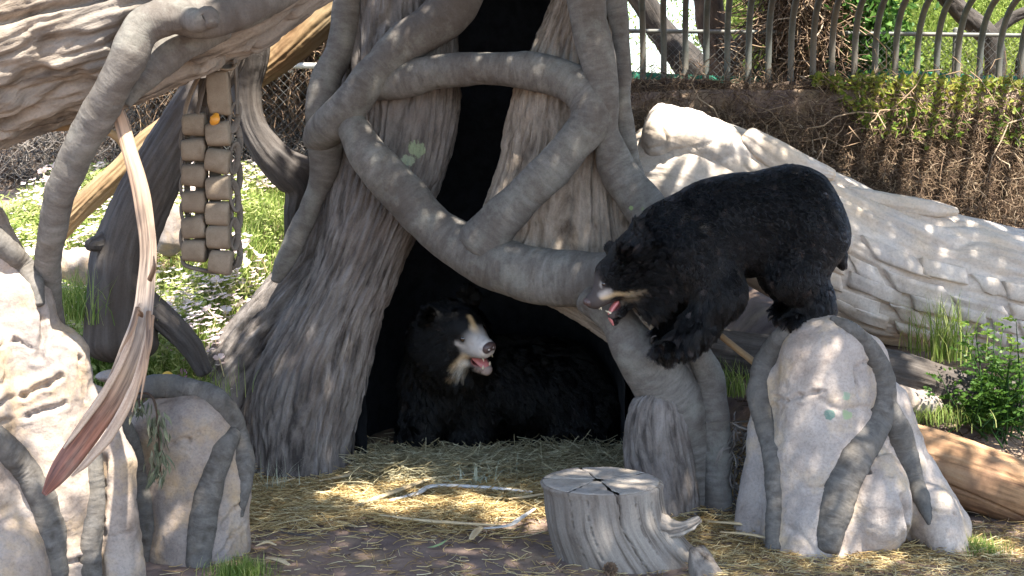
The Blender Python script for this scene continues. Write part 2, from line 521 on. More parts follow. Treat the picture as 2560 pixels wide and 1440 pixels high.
MT['rock_root'] = rough_mat('rock_root', [(.3, (.14, .12, .10)), (.5, (.25, .225, .20)), (.72, (.38, .35, .315))], ((.20, .195, .185), .7), 'tc', (1.2, 1.2, 2.4), 10, 80, .5, .015, .9, 2.2, tint2=((.30, .26, .21), .6))
MT['big_log'] = rough_mat('fake_fallen_log', [(.3, (.36, .30, .255)), (.5, (.52, .46, .41)), (.7, (.62, .57, .53))], ((.60, .46, .30), .6), 'tc', (1, 1, .3), 7, 60, .5, .02, .92, 1.3, tint2=((.38, .36, .36), .5))
MT['grey_wood'] = rough_mat('weathered_wood', [(.3, (.05, .043, .04)), (.5, (.115, .102, .095)), (.72, (.21, .19, .175))], ((.12, .085, .06), .5), 'tc', (1, 1, .1), 22, 90, .7, .012, .85, 2)
MT['tan_wood'] = rough_mat('debarked_wood', [(.3, (.26, .15, .07)), (.5, (.45, .31, .16)), (.7, (.6, .46, .28))], ((.22, .13, .07), .55), 'tc', (1, 1, .1), 14, 90, .35, .008, .7, 2.3, speck=.2)
MT['orange_wood'] = rough_mat('orange_wood', [(.33, (.13, .065, .035)), (.47, (.44, .25, .125)), (.7, (.58, .38, .22))], ((.20, .11, .07), .8), 'tc', (1, 1, .12), 13, 90, .4, .008, .7, 2.3, speck=.25)
MT['stump'] = rough_mat('stump_wood', [(.34, (.12, .092, .072)), (.48, (.33, .28, .235)), (.66, (.48, .42, .355))], ((.25, .205, .17), .7), 'tc', (1, 1, .09), 24, 100, .6, .01, .85, 2.4)
MT['stump_top'] = rough_mat('stump_cut', [(.3, (.23, .185, .15)), (.5, (.40, .34, .275)), (.72, (.50, .44, .37))], ((.30, .28, .27), .6), 'pos', (1, 1, 1), 11, 100, .6, .01, .85, 3)
MT['pole'] = rough_mat('painted_steel', [(.3, (.07, .08, .074)), (.55, (.12, .13, .12)), (.75, (.18, .18, .16))], ((.2, .15, .11), .5), 'pos', (1, 1, .3), 8, 60, .1, .004, .6, 2, spec=.4)
MT['tree_bark'] = rough_mat('tree_bark', [(.3, (.035, .026, .021)), (.5, (.09, .062, .046)), (.72, (.19, .125, .085))], None, 'tc', (1, 1, .25), 14, 40, .8, .03)
MT['dark_bark'] = rough_mat('dark_tree_bark', [(.3, (.02, .018, .017)), (.5, (.05, .043, .038)), (.72, (.10, .085, .075))], None, 'tc', (1, 1, .3), 14, 40, .8, .03)
MT['vine'] = leaf_mat('dry_vine', [(0, (.07, .045, .03)), (.5, (.17, .11, .07)), (.85, (.30, .21, .13)), (1, (.42, .33, .23))], .1, .8)
MT['vine_grey'] = leaf_mat('grey_vine', [(0, (.06, .052, .046)), (.6, (.15, .13, .115)), (1, (.27, .24, .21))], .1, .8)
MT['straw'] = leaf_mat('straw', [(0, (.24, .15, .06)), (.4, (.48, .34, .14)), (.75, (.64, .50, .25)), (1, (.75, .66, .42))], .2, .6)
MT['straw_green'] = leaf_mat('hay', [(0, (.20, .16, .08)), (.5, (.38, .33, .19)), (1, (.6, .56, .38))], .2, .6)
MT['grass'] = leaf_mat('grass', [(0, (.08, .15, .025)), (.5, (.22, .31, .06)), (1, (.46, .48, .18))], .5, .5)
MT['green_leaf'] = leaf_mat('green_leaf', [(0, (.03, .08, .015)), (.5, (.06, .15, .025)), (1, (.14, .26, .05))], .45)
MT['pepper_leaf'] = leaf_mat('pepper_leaf', [(0, (.12, .18, .03)), (.5, (.24, .33, .06)), (1, (.40, .45, .14))], .6)
MT['shade_leaf'] = leaf_mat('shade_leaf', [(0, (.05, .10, .02)), (1, (.10, .18, .04))], .3)
MT['yellow_leaf'] = leaf_mat('vine_leaf', [(0, (.06, .13, .02)), (.5, (.20, .26, .04)), (1, (.40, .36, .08))], .45)

# ------------------------------------------------------------------ the ground: one sheet, banks left and right
def gz(x, y):
    x, y = np.asarray(x, float), np.asarray(y, float)
    zl = .70*sstep(7.75, 8.6, y) + .95*sstep(8.6, 13.0, y)
    zc = 1.3*sstep(10.7, 13, y)
    zr = .52*sstep(8.05, 9.1, y) + .30*sstep(9.1, 10.2, y) + .5*sstep(10.2, 13, y)
    wl = 1 - sstep(-2.1, -1.6, x); wr = sstep(1.25, 1.95, x)
    z = wl*zl + wr*zr + (1-wl-wr)*zc
    z = np.maximum(z, 2.60*sstep(13.35, 13.75, y))
    return z
def gzn(x, y):
    p = np.stack([x, y, np.zeros_like(x)], -1)
    near = (np.abs(x) < 12) & (np.abs(y - 9) < 12)
    return gz(x, y) + np.where(near, .03*perlin(p*1.7) + .012*perlin(p*7) + .006*perlin(p*24), 0)
far = np.array([20, 35, 60, 110, 220, 450, 900.])
xs = np.concatenate([-far[::-1], np.arange(-10, -4.5, .25), np.arange(-4.5, 5, .03), np.arange(5, 12, .25), far])
ys = np.concatenate([-far[::-1], np.arange(-10, 6.2, .4), np.arange(6.2, 9.8, .022), np.arange(9.8, 14.4, .06), np.arange(14.5, 18, .5), far])
X, Y = np.meshgrid(xs, ys, indexing='xy')
V = np.stack([X, Y, gzn(X, Y)], -1)
q = gridfaces(len(ys), len(xs), False)
ground = add('ground', mesh_from('ground', V, [q]), MT['dirt']); ground['kind'] = 'structure'
def on_ground(px, py):
    d = ray(px, py)
    for t in np.arange(5.5, 14, .01):
        p = np.array([0, 0, CAMH]) + d*(t/d[1])
        if p[2] <= gz(p[0], p[1]): return p
    return p

# ------------------------------------------------------------------ retaining wall under dry vines
def wall_pt(x, h, bulge=0.):                # h 0..1 up the leaning face
    top = 2.74 - .02*np.clip(x, -3, 6) 
    return np.stack([x, 13.0 + .95*h - bulge, 1.0 + (top - 1.0)*h + 0*x], -1)
wx, wh = np.meshgrid(np.arange(-9, 10, .06), np.linspace(0, 1, 34), indexing='xy')
Vw = wall_pt(wx, wh)
n = perlin(np.stack([wx*1.5, wh*3, 0*wx], -1))*.14 + perlin(np.stack([wx*6, wh*9, 0*wx], -1))*.07
Vw[..., 1] -= n*.8; Vw[..., 2] += n*.4
back = Vw[-1:].copy(); back[..., 1] += .7
back2 = back.copy(); back2[..., 2] -= 2
Vw = np.concatenate([Vw, back, back2])
MT['wall'] = rough_mat('vine_wall', [(.3, (.035, .025, .02)), (.55, (.085, .06, .044)), (.75, (.15, .11, .08))], None, scale=9, fine=50, bump=.9, bdist=.05)
wall = add('retaining_wall', mesh_from('retaining_wall', Vw, [gridfaces(Vw.shape[0], Vw.shape[1], False)]), MT['wall'])
tag(wall, 'long brown retaining wall smothered in dry vines under the barred fence', 'wall')
def vine_strands(n, x0, x1, h0, h1, ln, rad, lift=.12, droop=.6):
    x = rng.uniform(x0, x1, n); h = rng.uniform(h0, h1, n)
    K = 7
    C = np.empty((n, K, 3)); p = wall_pt(x, h, rng.uniform(0, lift, n))
    d = unit(np.stack([rng.normal(size=n), rng.normal(size=n)*.3, -rng.random(n)*droop - .1 + rng.normal(size=n)*.5], -1))
    for k in range(K):
        C[:, k] = p
        d = unit(d + rng.normal(size=(n, 3))*.45 + (0, -.03, -.12*droop))
        p = p + d*ln/K
        hh = np.clip((p[:, 2] - 1.0)/1.72, -.3, 1.05)
        lim = 13.0 + .95*hh - .02
        p[:, 1] = np.clip(p[:, 1], lim - .28, lim + .03)
    return C
C = vine_strands(26000, -1.2, 6.2, .05, 1.0, .5, .004)
vs_o = strands('vine_tangle', C, rng.uniform(.0014, .0036, len(C)), MT['vine'], wall, 3, rng.random(len(C))**1.3); vs_o['kind'] = 'stuff'
C = vine_strands(5000, -4.9, -.6, .2, 1.0, .6, .004, .15)
vs_o = strands('vine_tangle', C, rng.uniform(.002, .005, len(C)), MT['vine_grey'], wall, 3); vs_o['kind'] = 'stuff'
C = vine_strands(110, 0.9, 6.0, .5, 1.0, 1.3, .006, .25, 1.2)
vs_o = strands('trailing_stem', C, rng.uniform(.004, .008, len(C)), MT['vine'], wall, 4, rng.uniform(.6, 1, len(C))); vs_o['kind'] = 'stuff'
# brown leaf scraps and the green growth over the right of the wall
n = 7000
x = rng.uniform(-1, 6.2, n); h = rng.uniform(0.05, 1.02, n)
o = leaves('dead_leaf', wall_pt(x, h, rng.uniform(.02, .2, n)), rng.normal(size=(n, 3)) + (0, -.5, -.6), rng.uniform(.025, .07, n), rng.uniform(.008, .02, n), MT['vine'], wall, rng.random(n)**.9, True); o['kind'] = 'stuff'
n = 5200
x = 6.3 - 3.9*rng.random(n)**1.2; h = 1.04 - rng.random(n)**1.5*.95*np.clip((x - 2.0)/3., .06, 1)
k = perlin(np.stack([x*1.4, h*3.2, 0*x], -1)) + .35*(h > .84)*(x > 3.3) + .3*perlin(np.stack([x*5, h*9, 0*x + 4], -1)) > .2
x, h = x[k], h[k]; n = len(x)
o = leaves('creeper_leaf', wall_pt(x, h, rng.uniform(.08, .3, n)), rng.normal(size=(n, 3)) + (0, -.6, -.2), rng.uniform(.03, .11, n), rng.uniform(.02, .055, n), MT['yellow_leaf'], wall, np.clip(rng.random(n)*.7 + .3*(h > .85), 0, 1), parts=300); o['kind'] = 'stuff'

# ------------------------------------------------------------------ fences on and behind the wall
fence = thing('bar_fence', 'row of grey green steel bars bending inwards on top of the vine wall', 'fence', (1.5, 14.05, 2.6))
bx = list(np.arange(-2.42, 5.4, .2065))
base = None
for i, x in enumerate(bx):
    top = 2.74 - .02*np.clip(x, -3, 6)
    x = x + rng.normal()*.008
    pts = [(x, 14.02, top - .25, .031), (x, 14.02, top + .25, .031), (x - .02, 13.9, top + .52, .031), (x - .06, 13.55, top + .74, .031), (x - .11, 12.95, top + .86, .031), (x - .14, 12.4, top + .92, .031)]
    Vb, tb = sweep(pts, 12, .05, ends=.25)
    gobj('bar', Vb, tb, MT['pole'], fence)
link = thing('chain_link_fence', 'chain link fence with a thin top rail behind the bent steel bars', 'fence', (1.5, 14.6, 2.6))
MT['wire'] = plain('galvanised_wire', (.07, .072, .068), .5, .4, .3, 40, 0)
Vb, tb = sweep([(-3.2, 14.6, 3.26, .022), (2, 14.6, 3.22, .022), (7, 14.6, 3.16, .022)], 10, .2); gobj('rail', Vb, tb, MT['pole'], link)
for x in (-1.6, 4.55):
    Vb, tb = sweep([(x, 14.62, 2.3, .03), (x, 14.62, 3.25, .03)], 10, .2); gobj('post', Vb, tb, MT['pole'], link)
def wire_mesh(x0, x1, z0, z1, y, sp=.075, r=.0022):
    L = z1 - z0; a = np.arange(x0 - L, x1 + L, sp)
    out = []
    for s in (1, -1):
        st = a if s == 1 else a
        p0 = np.stack([st, np.full_like(st, y), np.full_like(st, z0)], -1); p1 = p0 + (s*L, 0, L)
        t = np.linspace(0, 1, 3)[None, :, None]
        out.append(p0[:, None]*(1-t) + p1[:, None]*t)
    C = np.vstack(out)
    ok = (C[:, :, 0].min(1) > x0 - L*.6) & (C[:, :, 0].max(1) < x1 + L*.6)
    return C[ok]
C = wire_mesh(-3, 6.4, 2.45, 3.24, 14.59); o = strands('wire_mesh', C, np.full(len(C), .0022), MT['wire'], link, 3); o['kind'] = 'stuff'
link2 = thing('chain_link_fence', 'rusty chain link panel with pale pipe rail over grey vines left of the hollow tree', 'fence', (-2.6, 12.9, 1.6))
MT['pale_pipe'] = plain('pale_pipe', (.42, .41, .38), .6, .3, .3, 25)
Vb, tb = sweep([(-5.2, 12.95, 2.82, .028), (-2.0, 12.95, 2.80, .028), (-1.0, 12.95, 2.79, .028)], 10, .15); gobj('rail', Vb, tb, MT['pale_pipe'], link2)
for x in (-2.13, -2.02):
    Vb, tb = sweep([(x, 12.99, 2.75, .03), (x, 12.99, 3.6, .03)], 10, .15); gobj('post', Vb, tb, MT['pale_pipe'], link2)
C = wire_mesh(-4.7, -1.2, 1.45, 2.82, 12.7, .085); C[:, :, 1] += (C[:, :, 2] - 1.45)/1.37*.25
o = strands('wire_mesh', C, np.full(len(C), .0024), MT['wire'], link2, 3); o['kind'] = 'stuff'
# thicket of dry vine above the left wall
n = 3500; K = 7
p = np.stack([rng.uniform(-3.6, -.9, n), rng.uniform(13.2, 14.2, n), rng.uniform(2.5, 3.9, n)], -1); C = np.empty((n, K, 3)); d = unit(rng.normal(size=(n, 3)) + (0, 0, -.5))
for k in range(K): C[:, k] = p; d = unit(d + rng.normal(size=(n, 3))*.4 + (0, 0, -.15)); p = p + d*.13
o = strands('dry_vine_thicket', C, rng.uniform(.003, .006, n), MT['vine'], None, 3, rng.random(n)*.8); tag(o, 'tangle of dry brown vines climbing the fence left of the hollow tree', 'vines', kind='stuff')
# green netting strip
nx = np.arange(1.2, 6.6, .06); zz = np.linspace(0, 1, 6)
A, B = np.meshgrid(nx, zz, indexing='xy')
Vn = np.stack([A, 14.75 + .02*np.sin(A*9) + .012*np.sin(A*31 + B*4), 2.55 + B*(.26 + .03*np.sin(A*2.1))], -1)
Vn = np.concatenate([Vn, Vn[::-1] + (0, .012, 0)])
k = plain('green_netting_cloth', (.015, .16, .10), .7, .2, .4, 30)
o = add('green_netting', mesh_from('green_netting', Vn, [gridfaces(len(Vn), len(nx), False)]), k); tag(o, 'low strip of green shade netting behind the fence bars', 'netting')

# ------------------------------------------------------------------ trees beyond the fence
def branch(name, rows, mat, parent, disp=None, seg=28, step=.05):
    Vb, tb = sweep(rows, seg, step, disp=disp or bark(9, 1.6, .03, .4, .03)); return gobj(name, Vb, tb, mat, parent)
def weeping(n, box, drop, per=16):
    """hanging strands of leaflets: centres and directions"""
    (x0, x1), (y0, y1), (z0, z1) = box
    m = n // per
    top = np.stack([rng.uniform(x0, x1, m*3), rng.uniform(y0, y1, m*3), rng.uniform(z0, z1, m*3)], -1)
    top = top[perlin(top*(1.1, .7, 1.1)) > -.12][:m]; m = len(top)
    t = np.linspace(0, 1, per)[None, :, None]; sw = rng.normal(size=(m, 1, 3))*(.25, .2, 0)
    L = rng.uniform(.5, 1, (m, 1, 1))*drop
    c = top[:, None] + sw*t**1.5 + np.array([0, 0, -1])*L*t + rng.normal(size=(m, per, 3))*.05
    d = rng.normal(size=c.shape)*.9 + (0, 0, -.9)
    return c.reshape(-1, 3), d.reshape(-1, 3), np.repeat(np.clip(.5 + 1.1*perlin(top*.9) + rng.normal(size=m)*.15, 0, 1), per)
tA = thing('pepper_tree', 'leaning dark trunked tree behind the left end of the fence', 'tree', (2.0, 16.5, 2.6))
branch('trunk', [(*P(1800, 250, 16.5), .2), (*P(1715, 150, 16.5), .19), (*P(1655, 80, 16.5), .16), (*P(1600, -10, 16.5), .15), (*P(1500, -140, 16.5), .13)], MT['dark_bark'], tA)
c, d, r = weeping(7000, ((.7, 2.2), (17, 19), (3.7, 5.4)), 1.3); k = rng.random(len(c)) < .4
leaves('crown', c[k], d[k], rng.uniform(.06, .11, k.sum()), .022, MT['pepper_leaf'], tA, r[k], True)
tB = thing('shade_tree', 'brown forked tree behind the fence with an unseen crown shaped to shade the enclosure', 'tree', (2.35, 15.6, 2.6))
branch('trunk', [(*P(1835, 260, 15.6), .26), (*P(1815, 180, 15.6), .2), (*P(1785, 80, 15.6), .17), (*P(1770, -20, 15.6), .17), (*P(1790, -220, 15.6), .2), (2.4, 15.3, 5.4, .2)], MT['tree_bark'], tB)
branch('limb', [(*P(1810, 190, 15.6), .13), (*P(1850, 120, 15.7), .11), (*P(1920, 60, 15.8), .09), (*P(2000, 0, 15.9), .08), (*P(2100, -120, 16), .06)], MT['tree_bark'], tB)
branch('limb', [(*P(1765, 10, 15.6), .09), (*P(1730, -60, 15.6), .08), (*P(1600, -150, 15.4), .05)], MT['tree_bark'], tB)
CROWN_PARENT = tB
for ex, ey, ez in ((-1.6, 8.2, 6.2), (-.3, 6.0, 6.4), (1.6, 4.6, 6.5), (1.9, 9, 6.4), (4.0, 5.6, 6.5), (5.2, 9.4, 6.2), (6.8, 7.2, 6.0), (6.6, 12, 6.2)):
    s = np.array([2.4, 15.3, 5.3]); e = np.array([ex, ey, ez]); m = (s + e)/2 + (0, 0, .55)
    branch('limb', [(*s, .13), (*(s*.7 + m*.3 + (0, 0, .12)), .10), (*m, .075), (*(m*.4 + e*.6 + (0, 0, .1)), .045), (*e, .015)], MT['tree_bark'], tB, None, 14, .12)
# unseen crown of the shade tree, added for its dappled shade: open where the photograph shows sun
LIT = [  # px, py, Y, radius in metres
 (100,60,6.25,.5),(250,60,6.3,.42),(0,170,6.2,.45),(130,200,6.25,.36),(230,190,6.25,.24),(60,280,6.3,.26),(180,260,6.3,.2),(-60,60,6.2,.5),(40,-60,6.35,.5),(200,-80,6.4,.5),(350,-80,6.5,.4),(330,110,6.55,.18),(420,20,6.7,.25),(560,-20,6.9,.25),
 (150,640,6.45,.14),(165,760,6.4,.17),(185,880,6.4,.17),(130,1180,6.4,.12),(210,1290,6.4,.1),(300,1150,6.6,.08),(245,560,6.6,.08),(150,500,6.6,.06),
 (350,380,6.6,.10),(370,620,6.6,.08),(310,950,6.4,.1),
 (560,720,10,.42),(640,620,10.6,.5),(480,640,10.4,.5),(420,520,11.5,.55),(250,560,11,.6),(120,540,11,.6),(40,520,11,.5),(620,500,12,.6),(200,660,9.8,.35),(690,560,11.5,.4),(580,800,9.3,.22),(420,760,9.4,.2),(60,640,10,.4),(340,450,12,.6),(500,450,12.3,.6),
 (460,330,9.6,.1),(720,120,9.6,.22),(800,40,9.6,.25),(250,470,10,.2),(600,250,9.8,.1),
 (720,800,8.6,.075),(760,700,8.6,.06),(920,360,8.7,.06),(1040,150,8.8,.06),(1140,60,8.9,.05),(835,1100,8.6,.05),(1010,520,8.6,.05),(1180,590,8.5,.05),(1400,120,8.5,.05),(1420,560,8.3,.07),(1340,590,8.3,.05),(1490,470,8.2,.05),
 (1000,1210,8.6,.13),(870,1245,8.3,.16),(1310,1285,7.9,.2),(1080,1270,8.1,.13),(960,1290,8.0,.13),(1200,1265,8.1,.13),(1230,1240,8.1,.06),(1150,1310,7.8,.04),(700,1250,8.3,.07),
 (1600,1195,7.2,.09),(1690,1290,7.1,.05),(1560,1320,6.95,.06),
 (2165,1200,7.05,.12),(2180,1300,7.0,.08),(2270,980,7.4,.07),(2290,1080,7.4,.06),(2110,960,7.2,.05),(2070,830,7.4,.05),(2370,1200,7.3,.08),(1990,900,7.3,.05),(2330,1150,7.4,.05),
 (2350,1090,8.0,.10),(2450,1130,8.0,.12),(2550,1190,8.0,.1),(2400,1230,7.9,.05),(2500,1270,7.85,.05),(2480,1390,7.3,.14),(2280,1420,7.0,.1),(1980,1400,7.1,.06),(2100,1425,6.95,.08),(2550,1330,7.6,.1),
 (1680,310,9.5,.24),(1750,320,9.5,.22),(1790,380,9.4,.07),(1850,400,9.45,.09),(1930,420,9.6,.06),(2080,470,9.7,.06),(2200,530,9.7,.06),(2360,570,9.7,.07),(2500,600,9.7,.07),(2250,640,9.4,.05),
 (2480,880,8.5,.42),(2540,820,8.5,.42),(2500,980,8.5,.3),(2350,820,9.3,.12),(2330,930,9.1,.1),(2480,1000,8.8,.15),
 (2300,240,13.5,.4),(2450,260,13.5,.5),(2150,330,13.4,.22),(2550,420,13.2,.35),(2350,450,13.1,.25),(2420,380,13.3,.15)]
n = 135000
c = np.stack([rng.uniform(-4.0, 8.4, n), rng.uniform(2.0, 12.6, n), np.zeros(n)], -1)
c[:, 2] = 5.9 + .95*perlin(c*(.5, .5, 0) + 3) + rng.uniform(-.5, .6, n)
keep = perlin(c*(.9, .9, .9)) > -.62
T = [P(a, b, y) for a, b, y, r in LIT]; RR = [l[3] for l in LIT]
for a in range(30, 690, 70):
    for b in range(465, 790 - max(0, a - 560), 55): T.append(on_ground(a, b)); RR.append(.34)
T, RR = np.array(T), np.array(RR)
sd = np.array(SUN)
for t, r in zip(T, RR):
    w = c - t; w = w - (w @ sd)[:, None]*sd
    keep &= (np.linalg.norm(w, axis=1) > r*1.06 + .05) | (rng.random(n) < (.58 if r < .09 else .22 if r < .125 else 0))
c = c[keep]; n = len(c)
leaves('crown', c - (0, 0, .05), rng.normal(size=(n, 3)) + (0, 0, -.5), rng.uniform(.16, .26, n), rng.uniform(.05, .085, n), MT['shade_leaf'], tB, simple=True)
tC = thing('vine_covered_tree', 'broad trunk wrapped in dead brown vines behind the fence bars', 'tree', (3.0, 14.9, 2.6))
branch('trunk', [(*P(1985, 260, 14.9), .26), (*P(1975, 150, 14.9), .23), (*P(1975, 20, 14.9), .22), (*P(1960, -200, 14.9), .24), (2.8, 14.9, 5.6, .2)], MT['tree_bark'], tC)
n = 1500; K = 6
zc = rng.uniform(2.6, 4.2, n); a = rng.uniform(0, 2*np.pi, n); C = np.empty((n, K, 3))
p = np.stack([2.98 + .3*np.cos(a), 14.9 - .3*np.abs(np.sin(a)), zc], -1); d = unit(rng.normal(size=(n, 3))*(.6, .2, .4) + (0, 0, -.7))
for k in range(K): C[:, k] = p; d = unit(d + rng.normal(size=(n, 3))*.35); p = p + d*.12
o = strands('dead_vine', C, rng.uniform(.004, .008, n), MT['vine'], tC, 3); o['kind'] = 'stuff'
tD = thing('ivy_bush', 'dark green leafy ivy mound climbing behind the middle fence bars', 'bush', (3.6, 15.0, 2.6))
n = 5200
c = np.array([3.62, 15.05, 3.25]) + rng.normal(size=(n, 3))*(.24, .22, .5); c = c[c[:, 2] > 2.55]; n = len(c)
leaves('foliage', c, rng.normal(size=(n, 3)) + (0, -.5, -.3), rng.uniform(.06, .11, n)*(1 + .2*(c[:, 1] < 14.95)), rng.uniform(.045, .07, n), MT['green_leaf'], tD, parts=300)['kind'] = 'stuff'
branch('stem', [(3.65, 15.2, 2.5, .05), (3.6, 15.1, 3.2, .04), (3.7, 15.1, 4.0, .03)], MT['dark_bark'], tD)
tE = thing('pepper_tree', 'twisting dark tree behind the right end of the fence with weeping foliage', 'tree', (5.2, 15.4, 2.6))
branch('trunk', [(*P(2500, 280, 15.4), .14), (*P(2490, 190, 15.4), .115), (*P(2480, 110, 15.4), .12), (*P(2440, 60, 15.4), .11), (*P(2385, 10, 15.4), .10), (*P(2300, -90, 15.4), .09)], MT['dark_bark'], tE)
branch('limb', [(*P(2480, 105, 15.4), .08), (*P(2520, 50, 15.4), .06), (*P(2590, 20, 15.4), .05), (*P(2700, -20, 15.4), .04)], MT['dark_bark'], tE)
branch('limb', [(*P(2555, 240, 15.3), .06), (*P(2550, 150, 15.3), .05), (*P(2590, 90, 15.3), .05)], MT['dark_bark'], tE)
c, d, r = weeping(15000, ((3.9, 7.4), (15.6, 17.5), (3.3, 5.4)), 1.2)
leaves('crown', c, d, rng.uniform(.05, .10, len(c)), .02, MT['pepper_leaf'], tE, r, True)
for nm, lab, x, y, (xa, xb), cnt in (('willow_tree', 'sunny yellow green weeping tree farthest back between the fence bars', 5.2, 20.5, (2.9, 9.5), 34000), ('willow_tree', 'light green weeping tree seen past the brown forked trunk', 3.6, 21, (3.0, 4.6), 9000)):
    t = thing(nm, lab, 'tree', (x, y, 2.6))
    branch('trunk', [(x, y, 2.3, .2), (x + .1, y, 4.2, .17), (x, y, 6.2, .1)], MT['tree_bark'], t)
    c, d, r = weeping(cnt, ((xa, xb), (y - 1.2, y + 1.2), (3.2, 6.6)), 1.7)
    leaves('crown', c, d, rng.uniform(.09, .17, len(c)), .04, MT['pepper_leaf'], t, np.clip(r + .1, 0, 1), True)
n = 30000
c = np.stack([rng.uniform(3.5, 14, n), rng.uniform(24, 27, n), 2.6 + rng.random(n)**1.2*3.2], -1)
c = c[(perlin(c*(.55, .3, .55)) + .35*(c[:, 0] > 3.3) > -.1)]; n = len(c)
o = leaves('far_woods', c, rng.normal(size=(n, 3)), rng.uniform(.14, .26, n), .11, MT['pepper_leaf'], None, np.clip(.6 + perlin(c*.8), 0, 1), True); tag(o, 'bright sunlit woods far beyond the fence', 'woods', kind='stuff')
n = 9000
c = np.stack([rng.uniform(-9, 0, n), rng.uniform(16, 20, n), 2.4 + rng.random(n)*4], -1)
o = leaves('hedge', c, rng.normal(size=(n, 3)), rng.uniform(.14, .26, n), .11, MT['green_leaf'], None, None, True); tag(o, 'dim hedge behind the fence left of the hollow tree', 'hedge', kind='stuff')

# ------------------------------------------------------------------ the hollow fake tree
def base_thing(name, label, cat, px, py, Y, group=None):
    return thing(name, label, cat, tuple(P(px, py, Y)), group)
ht = base_thing('hollow_tree', 'huge grey hollow concrete tree with knotted limbs around a black opening', 'tree', 1240, 1215, 8.9)
Vl, tl = loft([(-330, 900, 1150, 8.98, .34), (-60, 862, 1142, 8.95, .34), (0, 855, 1140, 8.93, .34), (130, 850, 1146, 8.9, .34), (260, 850, 1146, 8.88, .34), (430, 835, 1106, 8.84, .34), (600, 800, 1032, 8.80, .33), (750, 735, 968, 8.78, .32), (850, 682, 932, 8.76, .31), (950, 630, 916, 8.74, .3), (1050, 604, 897, 8.72, .3), (1150, 612, 873, 8.70, .3), (1215, 600, 872, 8.66, .32), (1270, 585, 875, 8.62, .34)], 420, .011, bark(12, 1.1, .034, .9, .035))
gobj('trunk', Vl, tl, MT['trunk_bark'], ht)
Vl, tl = loft([(250, 800, 900, 9.2, .25), (340, 790, 900, 9.15, .25), (450, 778, 890, 9.15, .25), (550, 745, 890, 9.15, .25), (650, 705, 880, 9.15, .26), (750, 628, 830, 9.1, .28), (850, 538, 770, 9.05, .3), (920, 478, 740, 9.0, .3), (980, 430, 720, 8.97, .3), (1080, 380, 700, 8.9, .3)], 280, .012, bark(12, 1.1, .032, .9, .03))
gobj('root', Vl, tl, MT['trunk_bark'], ht)
Vl, tl = loft([(-330, 1400, 1560, 8.72, .3), (-60, 1392, 1540, 8.70, .3), (0, 1372, 1530, 8.68, .3), (140, 1318, 1540, 8.62, .3), (230, 1284, 1545, 8.58, .3), (400, 1248, 1580, 8.52, .32), (560, 1204, 1605, 8.46, .33), (680, 1195, 1640, 8.42, .33), (780, 1380, 1690, 8.38, .32), (900, 1560, 1760, 8.33, .3), (1000, 1600, 1800, 8.28, .28), (1150, 1640, 1822, 8.2, .28), (1340, 1640, 1830, 8.1, .28)], 400, .011, bark(13, .9, .036, .7, .03))
gobj('trunk', Vl, tl, MT['bark_pale'], ht)
Vl, tl = loft([(985, 1625, 1668, 7.86, .06), (998, 1603, 1688, 7.83, .09), (1022, 1582, 1704, 7.80, .12), (1075, 1566, 1720, 7.78, .15), (1140, 1560, 1734, 7.77, .17), (1210, 1572, 1744, 7.77, .17), (1310, 1600, 1752, 7.77, .17), (1370, 1604, 1758, 7.77, .17)], 160, .01, bark(13, 1.6, .024, .8, .02))
gobj('root', Vl, tl, MT['trunk_bark'], ht)
def limb(rows, part='limb', mat='limb', seg=72, step=.014, d=None, par=None, ends=.5):
    Vb, tb = sweep(ppath(rows), seg, step, disp=d or smoothlimb(.014, .003), ends=ends)
    return gobj(part, Vb, tb, MT[mat], par or ht)
limb([(1180, -120, 8.85, 60), (1140, 0, 8.82, 60), (1085, 60, 8.80, 56), (1005, 118, 8.78, 50), (935, 185, 8.76, 46), (885, 250, 8.74, 46), (840, 300, 8.78, 48), (805, 330, 8.88, 44), (785, 350, 9.0, 30)])
limb([(880, -140, 9.05, 36), (868, 0, 9.02, 36), (852, 120, 9.0, 34), (818, 190, 8.96, 38), (805, 260, 8.92, 42), (812, 340, 8.95, 44), (806, 430, 9.0, 34), (782, 500, 9.02, 28), (748, 580, 9.02, 26), (712, 650, 9.0, 22), (690, 700, 9.0, 14)], 'root')
limb([(870, 260, 8.85, 34), (915, 215, 8.82, 42), (1000, 200, 8.78, 45), (1100, 178, 8.70, 43), (1230, 173, 8.62, 41), (1350, 182, 8.54, 45), (1432, 208, 8.46, 50), (1478, 255, 8.40, 54), (1474, 310, 8.36, 52), (1432, 360, 8.34, 49), (1375, 425, 8.34, 48), (1310, 490, 8.36, 50), (1250, 550, 8.38, 54), (1205, 610, 8.42, 62)])
limb([(855, 270, 8.85, 28), (885, 325, 8.72, 42), (935, 405, 8.66, 52), (1005, 480, 8.62, 56), (1070, 555, 8.58, 54), (1130, 605, 8.52, 54), (1220, 652, 8.44, 68), (1330, 686, 8.32, 72), (1450, 698, 8.2, 69), (1560, 700, 8.1, 66), (1660, 715, 8.1, 56)])
limb([(1465, -140, 8.45, 50), (1466, 0, 8.42, 50), (1480, 90, 8.40, 46), (1500, 180, 8.39, 44), (1505, 260, 8.38, 44), (1512, 330, 8.40, 34), (1535, 400, 8.42, 44), (1566, 455, 8.40, 50), (1610, 515, 8.38, 54), (1660, 580, 8.36, 50), (1700, 660, 8.36, 40)], 'root')
limb([(1535, -140, 8.75, 28), (1538, 0, 8.72, 28), (1552, 90, 8.70, 24), (1556, 200, 8.70, 22), (1560, 310, 8.70, 24), (1580, 400, 8.72, 22), (1600, 470, 8.72, 20), (1615, 560, 8.7, 18)], 'root')
